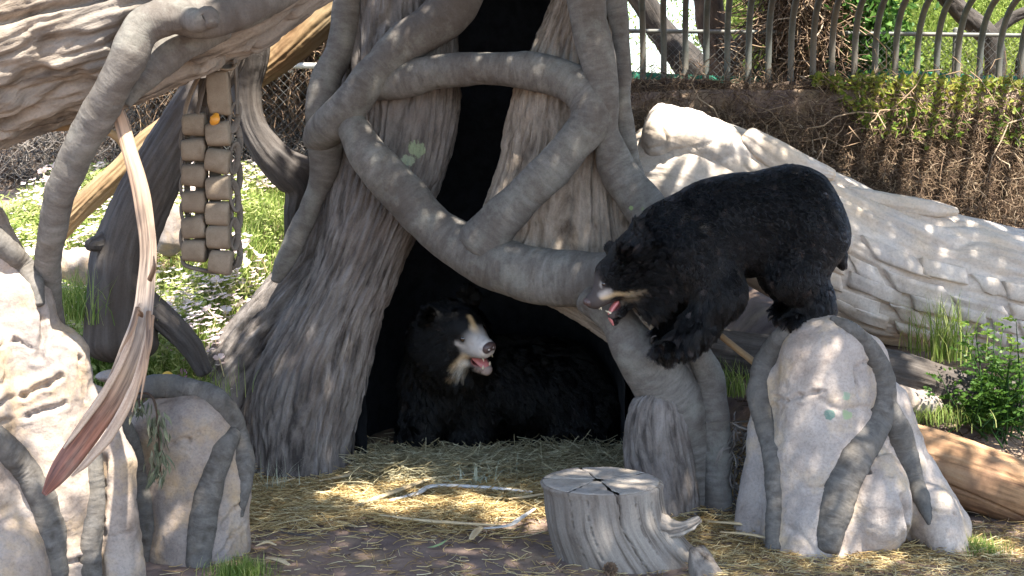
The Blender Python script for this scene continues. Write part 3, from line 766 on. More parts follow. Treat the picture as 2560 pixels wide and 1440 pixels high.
limb([(1470, 745, 8.05, 40), (1540, 800, 7.97, 46), (1575, 850, 7.95, 56), (1630, 925, 7.97, 72), (1690, 1015, 8.02, 76), (1730, 1110, 8.05, 66), (1752, 1210, 8.05, 56), (1762, 1310, 8.02, 54), (1766, 1370, 8.0, 54)], 'root')
limb([(1745, 880, 8.0, 30), (1780, 960, 7.98, 34), (1792, 1080, 7.96, 36), (1795, 1220, 7.94, 36), (1800, 1340, 7.9, 40)], 'root', 'limb')
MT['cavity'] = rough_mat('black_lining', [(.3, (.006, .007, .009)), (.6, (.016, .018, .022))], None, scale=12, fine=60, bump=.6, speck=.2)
ctl = np.array([(-.95, 8.95), (-1.12, 9.4), (-1.0, 10.1), (-.5, 10.65), (.15, 10.7), (.65, 10.1), (.78, 9.4), (.74, 8.75)])
ring = spline(np.c_[ctl, np.zeros(len(ctl))], .06)[:, :2]
def shell(off, z1):
    zz = np.linspace(-.15, z1, 60)
    c0 = np.array([-.15, 9.6]); V = []
    for z in zz:
        k = (1 - .30*sstep(0, 3.2, z)) * (1 + off) * (1 if z < z1 - .5 else math.sqrt(max(0.0004, 1 - ((z - z1 + .5)/.5)**2)))
        V.append(np.c_[c0 + (ring - c0)*(k, k), np.full(len(ring), z)])
    V = np.array(V); n = perlin(V*3)*.04 + perlin(V*9)*.02
    V[..., :2] += n[..., None]
    return V
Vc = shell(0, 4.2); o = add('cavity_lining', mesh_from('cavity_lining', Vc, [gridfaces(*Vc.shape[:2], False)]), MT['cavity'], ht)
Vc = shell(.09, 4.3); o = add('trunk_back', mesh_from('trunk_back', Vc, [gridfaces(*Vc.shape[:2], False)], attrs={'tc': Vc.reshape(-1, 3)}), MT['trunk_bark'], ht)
# crown of the dead tree above the frame: the trunk closes in a broken top
Vl, tl = sweep([(-.12, 9.3, 3.75, .78), (-.12, 9.3, 4.1, .68), (-.05, 9.35, 4.4, .5)], 120, .03, disp=bark(12, 1, .03, .6, .05)); gobj('trunk_top', Vl, tl, MT['trunk_bark'], ht)

# ------------------------------------------------------------------ logs at the upper left
def logbark(tc, V):
    w = perlin(V*(2.5, 2.5, 3.5))[..., None]*.5 + .15*perlin(V*9)[..., None]
    a = np.minimum(np.abs(perlin(tc*(7, 7, 1.0) + w))*6.5, 1); b = np.minimum(np.abs(perlin(tc*(15, 15, 2.2) + w*1.5 + 7))*5, 1)
    c_ = np.minimum(np.abs(perlin(tc*(34, 34, 6) + w*2 + 3))*3, 1)
    return .06*(a - .7) + .026*(b - .7) + .010*c_ + .03*perlin(V*(3, 3, 5)) + .004*perlin(V*40)
Vl, tl = sweep(ppath([(-420, 300, 6.5, 205), (-200, 200, 6.55, 210), (0, 118, 6.6, 214), (300, 8, 6.7, 224), (500, -75, 6.85, 222), (720, -192, 7.05, 196), (1000, -330, 7.3, 180)]), 300, .012, disp=logbark)
biglog = gobj('hanging_log', Vl, tl, MT['bark_pale']); tag(biglog, 'massive pale fissured log slanting across the upper left corner', 'log')
rt = base_thing('hanging_root', 'smooth grey root draped over the big slanting log and reaching down', 'root', 125, 800, 6.3)
limb([(760, -60, 6.62, 40), (640, 5, 6.42, 50), (520, 45, 6.3, 50), (430, 38, 6.22, 48), (355, 72, 6.18, 46), (318, 150, 6.16, 46), (272, 235, 6.2, 43), (212, 348, 6.28, 41), (152, 480, 6.38, 38), (126, 600, 6.5, 34), (120, 700, 6.66, 32), (128, 800, 6.8, 32), (140, 920, 6.9, 32)], 'root_body', 'limb', 72, .01, smoothlimb(.008, .003, 9), rt)
limb([(455, 40, 6.22, 30), (500, 52, 6.14, 30), (524, 40, 6.12, 26), (530, 60, 6.1, 18)], 'stub', 'limb', 40, .01, smoothlimb(.006, .002, 9), rt)
limb([(560, 70, 6.5, 30), (440, 120, 6.42, 44), (360, 200, 6.36, 30), (320, 260, 6.34, 12)], 'ridge', 'limb', 50, .01, smoothlimb(.01, .002, 8), rt)
def log(name, label, rows, mat, d=None, seg=90, step=.015, ends=.15):
    Vb, tb = sweep(ppath(rows), seg, step, disp=d or bark(16, .8, .012, .3, .015), ends=ends)
    return tag(gobj(name, Vb, tb, MT[mat]), label, 'log')
dl = base_thing('dead_trunk', 'dark weathered trunk leaning left behind the woven hose feeder', 'dead tree', 300, 770, 8.4)
limb([(590, 60, 8.9, 50), (545, 160, 8.8, 56), (480, 275, 8.7, 58), (410, 400, 8.6, 66), (345, 530, 8.5, 72), (308, 640, 8.45, 76), (300, 740, 8.4, 84), (300, 860, 8.35, 92)], 'trunk', 'grey_wood', 90, .015, bark(15, .7, .016, .3, .03), dl)
limb([(310, 720, 8.4, 56), (370, 765, 8.4, 40), (430, 815, 8.4, 32), (480, 870, 8.4, 26), (510, 930, 8.4, 20)], 'root', 'grey_wood', 60, .015, bark(15, .7, .014, .3, .02), dl)
limb([(270, 600, 8.4, 30), (238, 610, 8.3, 20), (226, 612, 8.25, 16)], 'branch_stub', 'grey_wood', 40, .01, bark(15, .7, .008, .3, .01), dl)
dt = base_thing('dead_trunk', 'dark bent trunk dropping behind the feeder and kinking right', 'dead tree', 740, 540, 9.4)
limb([(640, -60, 9.3, 62), (622, 40, 9.3, 60), (616, 140, 9.3, 56), (614, 230, 9.3, 36), (628, 310, 9.3, 32), (668, 375, 9.3, 40), (715, 425, 9.32, 46), (750, 470, 9.36, 40), (738, 540, 9.38, 26), (735, 640, 9.4, 24)], 'trunk', 'grey_wood', 80, .015, bark(15, .7, .014, .3, .03), dt)
limb([(690, 400, 9.3, 36), (760, 425, 9.35, 34), (830, 470, 9.45, 30)], 'branch', 'grey_wood', 60, .015, bark(15, .7, .014, .3, .02), dt)
log('leaning_log', 'long straight debarked tan log leaning behind the dark trunks', [(900, -70, 9.7, 46), (840, 10, 9.7, 48), (740, 105, 9.7, 44), (640, 185, 9.7, 36), (400, 335, 9.7, 34), (300, 430, 9.7, 33), (200, 520, 9.7, 30), (120, 600, 9.7, 30)], 'tan_wood')
log('dry_twig', 'thin tan twig arching under the big log behind the grey root', [(20, 330, 6.9, 5), (90, 325, 6.9, 8), (180, 318, 6.9, 9), (250, 322, 6.9, 10), (296, 345, 6.9, 11), (318, 385, 6.9, 8)], 'tan_wood', smoothlimb(.002, .001, 20), 16)['category'] = 'twig'

# ------------------------------------------------------------------ peeled bark strip
k = NB('bark_strip'); tcv = k.attr('tc').outputs['Vector']; sx = k.n('SeparateXYZ'); k.l(tcv, sx.inputs[0])
c1 = k.ramp(k.math('DIVIDE', sx.outputs['Z'], 2.02), [(.0, (.20, .12, .07)), (.12, (.44, .30, .20)), (.35, (.33, .25, .19)), (.52, (.43, .37, .32)), (.62, (.46, .33, .22)), (.74, (.36, .16, .10)), (.92, (.27, .105, .075)), (1, (.12, .065, .045))])
nz = k.noise(tcv, 42, 6, .65, (1, 1, .05)); nb = k.noise(tcv, 9, 4, .6, (1, 1, .3)); c1 = k.mix(k.ramp(nb, [(.5, (0, 0, 0)), (.62, (.45, .45, .45))]), c1, (.45, .34, .26)); k.l(k.mix(.95, c1, k.ramp(nz, [(.34, (.16, .13, .12)), (.5, (.72, .70, .68)), (.68, (1.2, 1.15, 1.1))]), 'MULTIPLY'), k.b.inputs['Base Color'])
k.b.inputs['Roughness'].default_value = .6; k.l(k.bump(nz, .5, .006), k.b.inputs['Normal']); MT['strip'] = k.m
st = base_thing('bark_strip', 'long curved peeled bark strip tan above and reddish below hanging from the root', 'bark strip', 120, 1235, 6.05)
sp_rows = [(286, 250, 6.28, 10), (302, 300, 6.24, 17), (322, 370, 6.2, 19), (345, 450, 6.18, 20), (362, 540, 6.16, 21), (370, 620, 6.14, 21), (366, 700, 6.12, 22), (355, 790, 6.1, 26), (334, 870, 6.08, 32), (292, 970, 6.06, 32), (228, 1070, 6.04, 32), (170, 1150, 6.02, 29), (136, 1198, 6.0, 22), (110, 1236, 6.0, 8)]
Vb, tb = sweep(ppath(sp_rows), 48, .012, .32, (.1, -1, .1), lambda tc, V: .004*perlin(tc*(60, 60, 3)) + .006*perlin(V*7), .06, .12)
gobj('bark_sheet', Vb, tb, MT['strip'], st)
MT['strip_pale'] = rough_mat('peeled_edge', [(.32, (.20, .12, .08)), (.5, (.46, .34, .25)), (.7, (.58, .47, .37))], None, 'tc', (1, 1, .05), 40, 120, .5, .006, .6)
for rr_rows in ([(378, 790, 6.05, 5), (366, 870, 6.03, 11), (336, 970, 6.01, 13), (278, 1080, 5.99, 14), (222, 1150, 5.97, 10), (180, 1190, 5.97, 3)], [(350, 760, 6.06, 4), (318, 870, 6.04, 8), (268, 970, 6.02, 9), (205, 1060, 6.0, 8), (160, 1120, 5.99, 3)]):
    Vb, tb = sweep(ppath(rr_rows), 20, .01, .45, (.1, -1, .1), lambda tc, V: .004*perlin(V*20)); gobj('bark_shred', Vb, tb, MT['strip_pale'], st)
for a, b in (((372, 780), (352, 1000)), ((380, 790), (330, 1030)), ((345, 770), (300, 880)), ((378, 800), (358, 930)), ((352, 790), (340, 770)), ((374, 700), (384, 640))):
    m = ((a[0]+b[0])/2 + 6, (a[1]+b[1])/2)
    Vb, tb = sweep(ppath([(*a, 6.04, 7), (*m, 6.0, 6), (*b, 6.0, 1.5)]), 10, .01, .4); gobj('bark_splinter', Vb, tb, MT['strip'], st)

# ------------------------------------------------------------------ fake rocks
def rockmesh(name, f, lo, hi, h, mat, parent, amp=.014, cr=()):
    V, q = surfnets(f, lo, hi, h); V = relax(V, q, 1); N = vnormals(V, q)
    d = amp*fbm(V*5, 2) + amp*.5*fbm(V*19, 2) + amp*.7*perlin(V*2) - amp*1.6*np.clip(perlin(V*11 + 3) - .25, 0, 1)
    j = V + .018*np.stack([perlin(V*14), perlin(V*14 + 9), perlin(V*14 + 21)], -1)
    for a, b, r in cr:
        dd = seg_d(j, a, b)/(r*(.55 + .9*np.abs(perlin(V*8)))); d = d - r*1.5*np.exp(-dd*dd) + r*.35*np.exp(-(dd - 2.2)**2)
    w1 = np.abs(perlin(V*(2.6, 2.6, 2.2) + 50)); d = d - .016*np.clip(1 - w1*24, 0, 1)*np.clip(perlin(V*2.2 + 70)*5 + .2, 0, 1)
    return add(name, mesh_from(name, V + N*d[:, None], [q]), mat, parent)
def B(px, py, Y): return P(px, py, Y)
def rcp(a, b, ra, rb): return rc(P(*a), P(*b), ra*a[2]/F, rb*b[2]/F)
def on(f, rows, sink=.25, fall=7.3):
    out = []
    for px, py, r in rows:
        h = hit(f, px, py, fall=None)
        if h is None: h = P(px, py, out[-1][1] + .02 if out else fall)
        rr = r*h[1]/F
        d = unit(ray(px, py)); out.append((*(h + d*rr*sink), rr))
    return out
def crease(f, rows, r, depth=.6):
    pts = on(f, [(x, y, r) for x, y in rows], 0)
    return [(np.array(pts[i][:3]), np.array(pts[i+1][:3]), max(pts[i][3]*1.15, .012)) for i in range(len(pts)-1)]
br = base_thing('boulder', 'tall pale concrete boulder under the climbing bear wrapped in grey roots', 'boulder', 2080, 1390, 7.3)
fr = union([rcp((2062, 905, 7.55), (2045, 1340, 7.42), 118, 150), rcp((2150, 900, 7.6), (2200, 1250, 7.55), 70, 100), rcp((1950, 960, 7.66), (1890, 1330, 7.6), 62, 58), rcp((2220, 1000, 7.65), (2290, 1300, 7.5), 50, 88),
            ell(P(2185, 1262, 7.32), (92*7.3/F, .25, 150*7.3/F)), rcp((2300, 1180, 7.55), (2368, 1320, 7.45), 44, 62), rcp((2330, 1270, 7.35), (2372, 1380, 7.25), 62, 56), rcp((2040, 1300, 7.35), (2040, 1420, 7.3), 110, 125)], .05)
fr0 = fr
MT['rock_r'] = rough_mat('fake_rock_spotted', [(.3, (.30, .23, .185)), (.5, (.46, .385, .33)), (.7, (.56, .485, .43))], ((.29, .268, .262), .75), scale=4.5, fine=75, bump=.8, tint2=((.56, .42, .27), .75), blotch=1.6, speck=.45,
    spots=[(hit(fr, 2074, 1036, fall=7.2), .03, (.13, .21, .17)), (hit(fr, 2116, 990, fall=7.2), .026, (.27, .34, .24)), (hit(fr, 2118, 1035, fall=7.2), .03, (.30, .36, .20))])
cr = crease(fr, [(1932, 992), (1965, 1000), (2000, 990), (2045, 978), (2062, 980)], 6) + crease(fr, [(2140, 920), (2165, 905), (2190, 912)], 6) + crease(fr, [(2140, 925), (2138, 960), (2150, 990)], 5) + crease(fr, [(2110, 1180), (2060, 1215), (2010, 1225)], 4) + crease(fr, [(2130, 1195), (2170, 1180), (2230, 1190)], 6) + crease(fr, [(2255, 1240), (2265, 1320), (2290, 1385)], 9) + crease(fr, [(2105, 1290), (2098, 1350), (2090, 1390)], 8) + crease(fr, [(2300, 1250), (2340, 1280), (2390, 1290), (2400, 1240)], 6)
rockmesh('rock', fr, (1.1, 6.75, -.15), (2.75, 8.2, 1.4), .0125, MT['rock_r'], br, .014, cr)
def rootpart(f, rows, par, part='root', fall=7.3, sink=.25, mat='rock_root', amp=.010):
    Vb, tb = sweep(on(f, rows, sink, fall), 60, .0065, disp=smoothlimb(amp, .011, 9)); return gobj(part, Vb, tb, MT[mat], par)
rootpart(fr0, [(2000, 812, 14), (1972, 830, 22), (1942, 858, 27), (1912, 915, 30), (1898, 990, 32), (1916, 1070, 28), (1936, 1170, 26), (1938, 1260, 24), (1936, 1330, 24), (1936, 1370, 22)], br)
rootpart(fr0, [(2080, 800, 12), (2122, 822, 20), (2168, 866, 26), (2202, 930, 28), (2212, 1000, 32), (2185, 1062, 40), (2140, 1140, 46), (2103, 1225, 46), (2082, 1300, 40), (2070, 1370, 30)], br)
rootpart(fr0, [(2212, 1000, 28), (2240, 1070, 34), (2262, 1140, 33), (2284, 1200, 27), (2302, 1245, 22), (2316, 1285, 14), (2322, 1310, 5)], br)

lr = base_thing('boulder', 'large sunlit fake rock filling the lower left corner', 'boulder', 100, 1500, 6.4)
fl = union([rcp((-60, 690, 6.65), (40, 1350, 6.6), 105, 170), rcp((40, 760, 6.62), (120, 1250, 6.58), 95, 120), rcp((140, 890, 6.62), (165, 1560, 6.6), 82, 110), rcp((10, 640, 6.6), (-60, 560, 6.6), 55, 80), rcp((215, 1020, 6.66), (215, 1560, 6.6), 46, 50), rcp((245, 1010, 6.68), (290, 1160, 6.66), 40, 48), rcp((290, 1160, 6.66), (309, 1560, 6.62), 48, 60), ell(P(30, 1440, 6.35), (110*6.4/F, .28, 170*6.4/F)), rcp((-80, 900, 6.4), (-60, 1200, 6.4), 110, 120)], .045)
fl0 = fl
cr = crease(fl, [(0, 865), (40, 850), (80, 870)], 6) + crease(fl, [(0, 1010), (60, 985), (120, 960), (150, 940)], 10) + crease(fl, [(0, 1060), (70, 1040), (160, 1010)], 8) + crease(fl, [(140, 1415), (200, 1400), (240, 1395)], 8) + crease(fl, [(258, 1150), (252, 1300), (246, 1440)], 10) + crease(fl, [(330, 1330), (300, 1335), (270, 1345)], 4) + crease(fl, [(90, 720), (110, 800), (100, 900)], 9) + crease(fl, [(160, 840), (200, 900), (215, 1000)], 6)
rockmesh('rock', fl, (-2.75, 5.9, -.1), (-1.55, 7.2, 1.85), .0125, MT['rock'], lr, .016, cr)
rootpart(fl0, [(-20, 590, 30), (20, 625, 28), (60, 665, 26), (86, 710, 22), (96, 760, 14)], lr, fall=6.4)
rootpart(fl0, [(-20, 1090, 34), (20, 1130, 36), (60, 1170, 36), (100, 1235, 36), (124, 1310, 36), (134, 1390, 34), (140, 1480, 32)], lr, fall=6.3)
rootpart(fl0, [(232, 1130, 24), (236, 1230, 28), (228, 1330, 30), (224, 1460, 30)], lr, fall=6.5)
bo = base_thing('boulder', 'squat concrete boulder with root cap standing between bark strip and hollow tree', 'boulder', 490, 1430, 7.2)
fb = union([rcp((480, 1085, 7.3), (490, 1350, 7.25), 108, 125), rcp((400, 1070, 7.3), (420, 1460, 7.25), 74, 80), rcp((560, 1150, 7.3), (570, 1360, 7.25), 50, 58), rcp((420, 1010, 7.35), (540, 1040, 7.35), 44, 50), ell(P(590, 1230, 7.25), (34*7.2/F, .1, 75*7.2/F)), rcp((490, 1380, 7.2), (500, 1470, 7.15), 120, 120)], .05)
fb0 = fb
cr = crease(fb, [(420, 1110), (470, 1100), (530, 1060)], 6) + crease(fb, [(560, 1320), (590, 1270), (612, 1250)], 7) + crease(fb, [(540, 1400), (580, 1340), (615, 1310)], 6) + crease(fb, [(480, 1390), (480, 1430)], 8)
rockmesh('rock', fb, (-2.05, 6.7, -.15), (-1.25, 7.75, 1.15), .0115, MT['rock'], bo, .012, cr)
rootpart(fb0, [(318, 985, 24), (360, 968, 28), (430, 966, 30), (500, 982, 32), (556, 1018, 32), (590, 1078, 30), (606, 1140, 28), (612, 1190, 22), (609, 1240, 14), (604, 1290, 5)], bo, fall=7.2)
rootpart(fb0, [(580, 1085, 20), (555, 1125, 28), (535, 1190, 32), (515, 1260, 36), (503, 1340, 36), (500, 1400, 34), (505, 1440, 30)], bo, fall=7.1)
rootpart(fb0, [(300, 1050, 20), (325, 1110, 24), (350, 1180, 26), (366, 1260, 28), (368, 1350, 28), (366, 1460, 26)], bo, fall=7.1)

# ------------------------------------------------------------------ huge carved fallen log on the right bank
fo = base_thing('fallen_log', 'huge pale concrete fallen log with carved plates behind the climbing bear', 'log', 2150, 870, 9.9)
rows = [(1560, 420, 9.85, 60), (1625, 425, 9.8, 120), (1720, 450, 9.78, 165), (1850, 505, 9.78, 175), (2000, 585, 9.78, 178), (2200, 672, 9.8, 178), (2400, 720, 9.85, 172), (2600, 765, 9.9, 176), (2900, 830, 10.0, 180)]
def logdisp(tc, V):
    up = sstep(-.12, .3, (V[..., 2] - CAMH) - (-.95 - .36*(V[..., 0] - 2.2)*.9))
    gr = np.minimum(np.abs(perlin(tc*(9, 9, .8) + perlin(V*2)[..., None]*.6))*3, 1) - .6
    w = perlin(V*2.2)[..., None]*.5
    g1 = np.minimum(np.abs(perlin(tc*(6, 6, .55) + w))*9, 1) - .8; g2 = np.minimum(np.abs(perlin(tc*(17, 17, 1.6) + w*1.6 + 9))*6, 1) - .7
    m = .25 + .75*sstep(1.5, 2.2, V[..., 0])
    return .045*perlin(V*1.6) + .012*perlin(V*(3, 3, 4)) + m*(.03*g1 + .012*g2) + .006*perlin(V*14) + .004*perlin(V*40)
Vf, tf = sweep(ppath(rows), 260, .016, disp=logdisp, flatdir=(0, -1, 0), ends=.55)
gobj('log_body', Vf, tf, MT['big_log'], fo)
# carved plates on its lower front, each a slab of its own
cen = Vf.mean(1); nU, nT = Vf.shape[:2]
sarc = tf[:, 0, 2]
NN = gnormals(Vf); 
if (NN*(Vf - cen[:, None])).sum() < 0: NN = -NN
def surf(u, v):                             # u row index, v angle index (floats)
    u = np.clip(u, 0, nU - 1.001); i = u.astype(int); f = (u - i)[..., None]
    v = v % nT; j = v.astype(int); g = (v - j)[..., None]; jn = (j + 1) % nT
    a = Vf[i, j % nT]*(1-f)*(1-g) + Vf[i+1, j % nT]*f*(1-g) + Vf[i, jn]*(1-f)*g + Vf[i+1, jn]*f*g
    n = unit((Vf[i, j % nT] - cen[i]))
    return a, n
mid = int(np.argmin(np.abs(cen[:, 0] - 2.4)))
# angle index facing the camera, and the sense in which it turns downward
jf = int(np.argmin(Vf[mid, :, 1])); sgn = 1 if Vf[mid, (jf + 20) % nT, 2] < Vf[mid, jf, 2] else -1
rp = np.random.default_rng(4)
du = 1/ (np.gradient(sarc).mean())
rowsA = [-.10, .06, .20, .34, .48, .62]     # turn (fractions of pi/2*2) below the camera-facing line
for r_i in range(5):
    u = np.argmin(np.abs(cen[:, 0] - (1.45 + .13*r_i))) * 1.0
    while u < nU - 12:
        wdt = rp.uniform(.22, .48)*du
        a0, a1 = rowsA[r_i], rowsA[r_i + 1]
        v0, v1 = jf + sgn*a0*nT/4*1.0, jf + sgn*a1*nT/4
        gap = .012*du; sk = rp.uniform(.02, .16)*du
        n1, n2 = 8, 8; kk = np.array([0, .035, .10, .35, .65, .90, .965, 1])
        uu, vv = np.meshgrid(kk, kk, indexing='ij')
        slant = (u - np.argmin(np.abs(cen[:, 0] - 1.45)))/du*3.5*sgn      # courses climb along the log
        e0 = np.minimum(np.minimum(uu, 1-uu), np.minimum(vv, 1-vv))
        U = u + gap + uu*(wdt - 2*gap) + vv*sk + .010*du*rp.normal(size=uu.shape)*(e0 > .05)
        W = v0 + (v1 - v0)*(.03 + .94*vv) + rp.normal()*2 + .5*rp.normal(size=uu.shape)*(e0 > .05)
        a, n = surf(U, W)
        th = rp.uniform(.02, .045)
        e = np.minimum(np.minimum(uu, 1-uu), np.minimum(vv, 1-vv))
        lift = np.where(e < .02, -.05, th*(1 - .2*(e < .05))) + .014*perlin(a*9)
        Vp = a + n*lift[..., None]
        o = add('carved_plate', mesh_from('carved_plate', Vp, [gridfaces(n1, n2, False) if sgn > 0 else gridfaces(n1, n2, False)[:, ::-1]], True, {'tc': Vp.reshape(-1, 3)}), MT['big_log'], fo)
        u += wdt
limb([(1870, 345, 9.42, 30), (1930, 385, 9.4, 40), (2000, 420, 9.42, 34), (2080, 438, 9.45, 14)], 'ridge', 'big_log', 60, .012, bark(14, 1, .012, .3, .02), fo)
limb([(2100, 480, 9.62, 20), (2200, 505, 9.6, 24), (2320, 522, 9.58, 22), (2390, 530, 9.6, 10)], 'ridge', 'big_log', 50, .012, bark(14, 1, .01, .3, .02), fo)
limb([(1640, 330, 9.55, 70), (1760, 355, 9.5, 66), (1880, 430, 9.48, 60), (2000, 500, 9.45, 40)], 'knob', 'big_log', 90, .014, lambda tc, V: .03*perlin(V*5) + .012*perlin(V*14) + .006*perlin(V*40) - .02*np.clip(1 - np.abs(perlin(V*(3, 3, 5) + 9))*20, 0, 1), fo)

log('driftwood_log', 'dark cracked driftwood log lying behind the tall boulder', [(1650, 835, 9.0, 50), (1800, 880, 8.95, 58), (2000, 905, 8.9, 60), (2240, 935, 8.85, 58), (2420, 985, 8.8, 54), (2560, 1010, 8.75, 52), (2720, 1040, 8.7, 46)], 'grey_wood', bark(15, .7, .022, .3, .02))
log('orange_log', 'smooth orange debarked log lying right of the tall boulder', [(2180, 1110, 8.15, 78), (2300, 1150, 8.1, 84), (2420, 1190, 8.0, 84), (2560, 1240, 7.9, 84), (2800, 1330, 7.7, 84)], 'orange_wood', lambda tc, V: bark(10, .6, .010, .5, .025)(tc, V) + .03*np.clip(perlin(V*5.5) - .35, 0, 1) - .02*np.clip(1 - np.abs(perlin(tc*(5, 5, .5)))*25, 0, 1), 130, .012)
log('cane', 'pale broken cane sticking out between bear and boulder', [(1790, 830, 7.9, 8), (1840, 870, 7.85, 8.5), (1885, 905, 7.8, 9)], 'tan_wood', smoothlimb(.001, .0005, 30), 14)['category'] = 'cane'

# ------------------------------------------------------------------ stump in front
sm = base_thing('tree_stump', 'sawn grey tree stump with radial cracks in front of the hollow tree', 'stump', 1510, 1430, 7.2)
srows = [(1201, 1354, 1652, 6.90, .30), (1212, 1350, 1654, 6.89, .305), (1260, 1360, 1656, 6.89, .30), (1300, 1364, 1664, 6.89, .30), (1350, 1374, 1690, 6.88, .30), (1400, 1386, 1722, 6.87, .31), (1440, 1392, 1742, 6.86, .32), (1475, 1392, 1760, 6.86, .33)]
# rows here are heights: convert the front edge rows of the cylinder
cz = lambda row: P(1500, row, 7.2)[2]
ztop = cz(1202)
cx0 = P(1502, 1202, 7.2)[0]
qs = [(cx0, 7.2, ztop, .305, .30)]
for f_, xl, xr in ((.03, 1350, 1656), (.12, 1358, 1655), (.3, 1362, 1660), (.5, 1366, 1672), (.7, 1374, 1700), (.88, 1384, 1730), (1.0, 1390, 1752), (1.2, 1390, 1765)):
    a, b = P(xl, 1300, 7.2)[0], P(xr, 1300, 7.2)[0]
    qs.append(((a+b)/2, 7.2, ztop*(1-f_), (b-a)/2, .30 + .04*f_))
q_ = spline(qs, .008); th = np.linspace(0, 2*np.pi, 260, endpoint=False)
Vs = np.stack([q_[:, 0, None] + q_[:, 3, None]*np.cos(th), q_[:, 1, None] + q_[:, 4, None]*np.sin(th), np.broadcast_to(q_[:, 2, None], (len(q_), 260))], -1)
tcs = np.stack([np.broadcast_to(np.cos(th)*.3, Vs.shape[:2]), np.broadcast_to(np.sin(th)*.3, Vs.shape[:2]), np.broadcast_to(-q_[:, 2, None], Vs.shape[:2])], -1)
out = np.stack([np.cos(th), np.sin(th), 0*th], -1)[None]
cracks = [(-1.36, .030, 1), (-.72, .018, .8), (-2.2, .012, .6), (-.35, .02, .7), (-1.9, .010, .5), (-1.05, .010, .5), (-2.75, .014, .6), (.9, .02, 1), (2.4, .02, 1)]
dep = np.zeros(Vs.shape[:2]); hfrac = 1 - q_[:, 2]/ztop
for a0, w, d in cracks:
    ph = a0 + .05*perlin(np.stack([hfrac*4, np.full_like(hfrac, a0*7), 0*hfrac], -1)) + .03*perlin(np.stack([hfrac*15, np.full_like(hfrac, a0*3), 0*hfrac], -1))
    dd = np.abs((th[None] - ph[:, None] + np.pi) % (2*np.pi) - np.pi)
    ww = w*(.5 + .8*np.abs(perlin(np.stack([hfrac*5 + a0, 0*hfrac, 0*hfrac], -1))))[:, None]
    dep -= d*.045*np.clip(1 - dd/ww, 0, 1)
fl_ = .0035*(np.minimum(np.abs(perlin(tcs*(22, 22, 1.2) + .4*perlin(Vs*5)[..., None]))*3, 1) - .6) + .0022*(np.minimum(np.abs(perlin(tcs*(55, 55, 2) + .5*perlin(Vs*8)[..., None]))*3, 1) - .6) + .014*perlin(Vs*3.5) + .03*perlin(np.stack([np.cos(th)*1.6, np.sin(th)*1.6, 0*th], -1))[None]*hfrac[:, None]
Vs = Vs + out*(dep + fl_*np.clip(hfrac*12, .25, 1)[:, None])[..., None]
gobj('side', Vs, tcs, MT['stump'], sm)
rr_ = np.linspace(1, 0.01, 60)
c0 = Vs[0].mean(0)*.75 + .25*np.array([P(1476, 1198, 7.2)[0], 7.25, ztop])
Vt = c0 + (Vs[0][None] - c0)*rr_[:, None, None]
r2 = (np.linalg.norm(Vt - c0, axis=2))
dz = .006*perlin(Vt*9) + .003*perlin(Vt*40)
for a0, w, d in cracks[:1] + [(.55, .03, 1), (3.0, .03, .8), (-.1, .02, .4), (-2.2, .02, .4), (1.9, .02, .5)]:
    dd = np.abs((th[None] - (a0 + .12*perlin(np.stack([rr_*5, np.full_like(rr_, a0*5), 0*rr_], -1)))[:, None] + np.pi) % (2*np.pi) - np.pi)*r2
    dz -= d*.05*np.clip(1 - dd/(.005 + .011*rr_[:, None]*d), 0, 1)
dz -= .03*np.clip(1 - r2/.035, 0, 1)
dz[0] = 0; Vt[..., 2] += dz*np.clip((1 - rr_)*12, 0, 1)[:, None] + .006*np.clip((1 - rr_)*20, 0, 1)[:, None]
gobj('cut_face', Vt, Vt.copy(), MT['stump_top'], sm)
limb([(1640, 1312, 7.08, 36), (1680, 1322, 7.04, 27), (1712, 1318, 7.0, 21), (1738, 1306, 6.99, 17), (1750, 1298, 6.99, 12)], 'knob', 'stump', 60, .005, lambda tc, V: bark(20, 3, .016, .8, .02)(tc, V) + .016*perlin(V*22), sm, .2)
limb([(1640, 1330, 7.08, 44), (1685, 1390, 7.05, 40), (1715, 1445, 7.04, 36)], 'root_flare', 'stump', 60, .008, bark(18, 1.5, .01, .5, .02), sm, .3)
# wedge of wood beside the stump
cb = [P(1722, 1370, 6.85), P(1760, 1362, 6.95), P(1810, 1432, 6.8), P(1742, 1440, 6.72)]
gdir = np.array([0, 0, -.14])
rough = []
nn = 9
uu, vv = np.meshgrid(np.linspace(0, 1, nn), np.linspace(0, 1, nn), indexing='ij')
top_ = (cb[0]*(1-uu[..., None])*(1-vv[..., None]) + cb[1]*(1-uu[..., None])*vv[..., None] + cb[3]*uu[..., None]*(1-vv[..., None]) + cb[2]*uu[..., None]*vv[..., None])
ringi = [(i, 0) for i in range(nn)] + [(nn-1, j) for j in range(1, nn)] + [(i, nn-1) for i in range(nn-2, -1, -1)] + [(0, j) for j in range(nn-2, 0, -1)]
per = np.array([top_[i, j] for i, j in ringi])
Vk = np.stack([per.mean(0) + (per - per.mean(0))*k + np.array([0, 0, z]) for k, z in ((.05, .012), (.6, .01), (.93, .004), (1, -.012), (1.02, -.07), (1.0, -.16))])
Vk += .008*perlin(Vk*14)[..., None]
o = gobj('wood_wedge', Vk, Vk.copy(), MT['stump']); tag(o, 'split grey wedge of wood leaning at the right foot of the stump', 'wood piece')

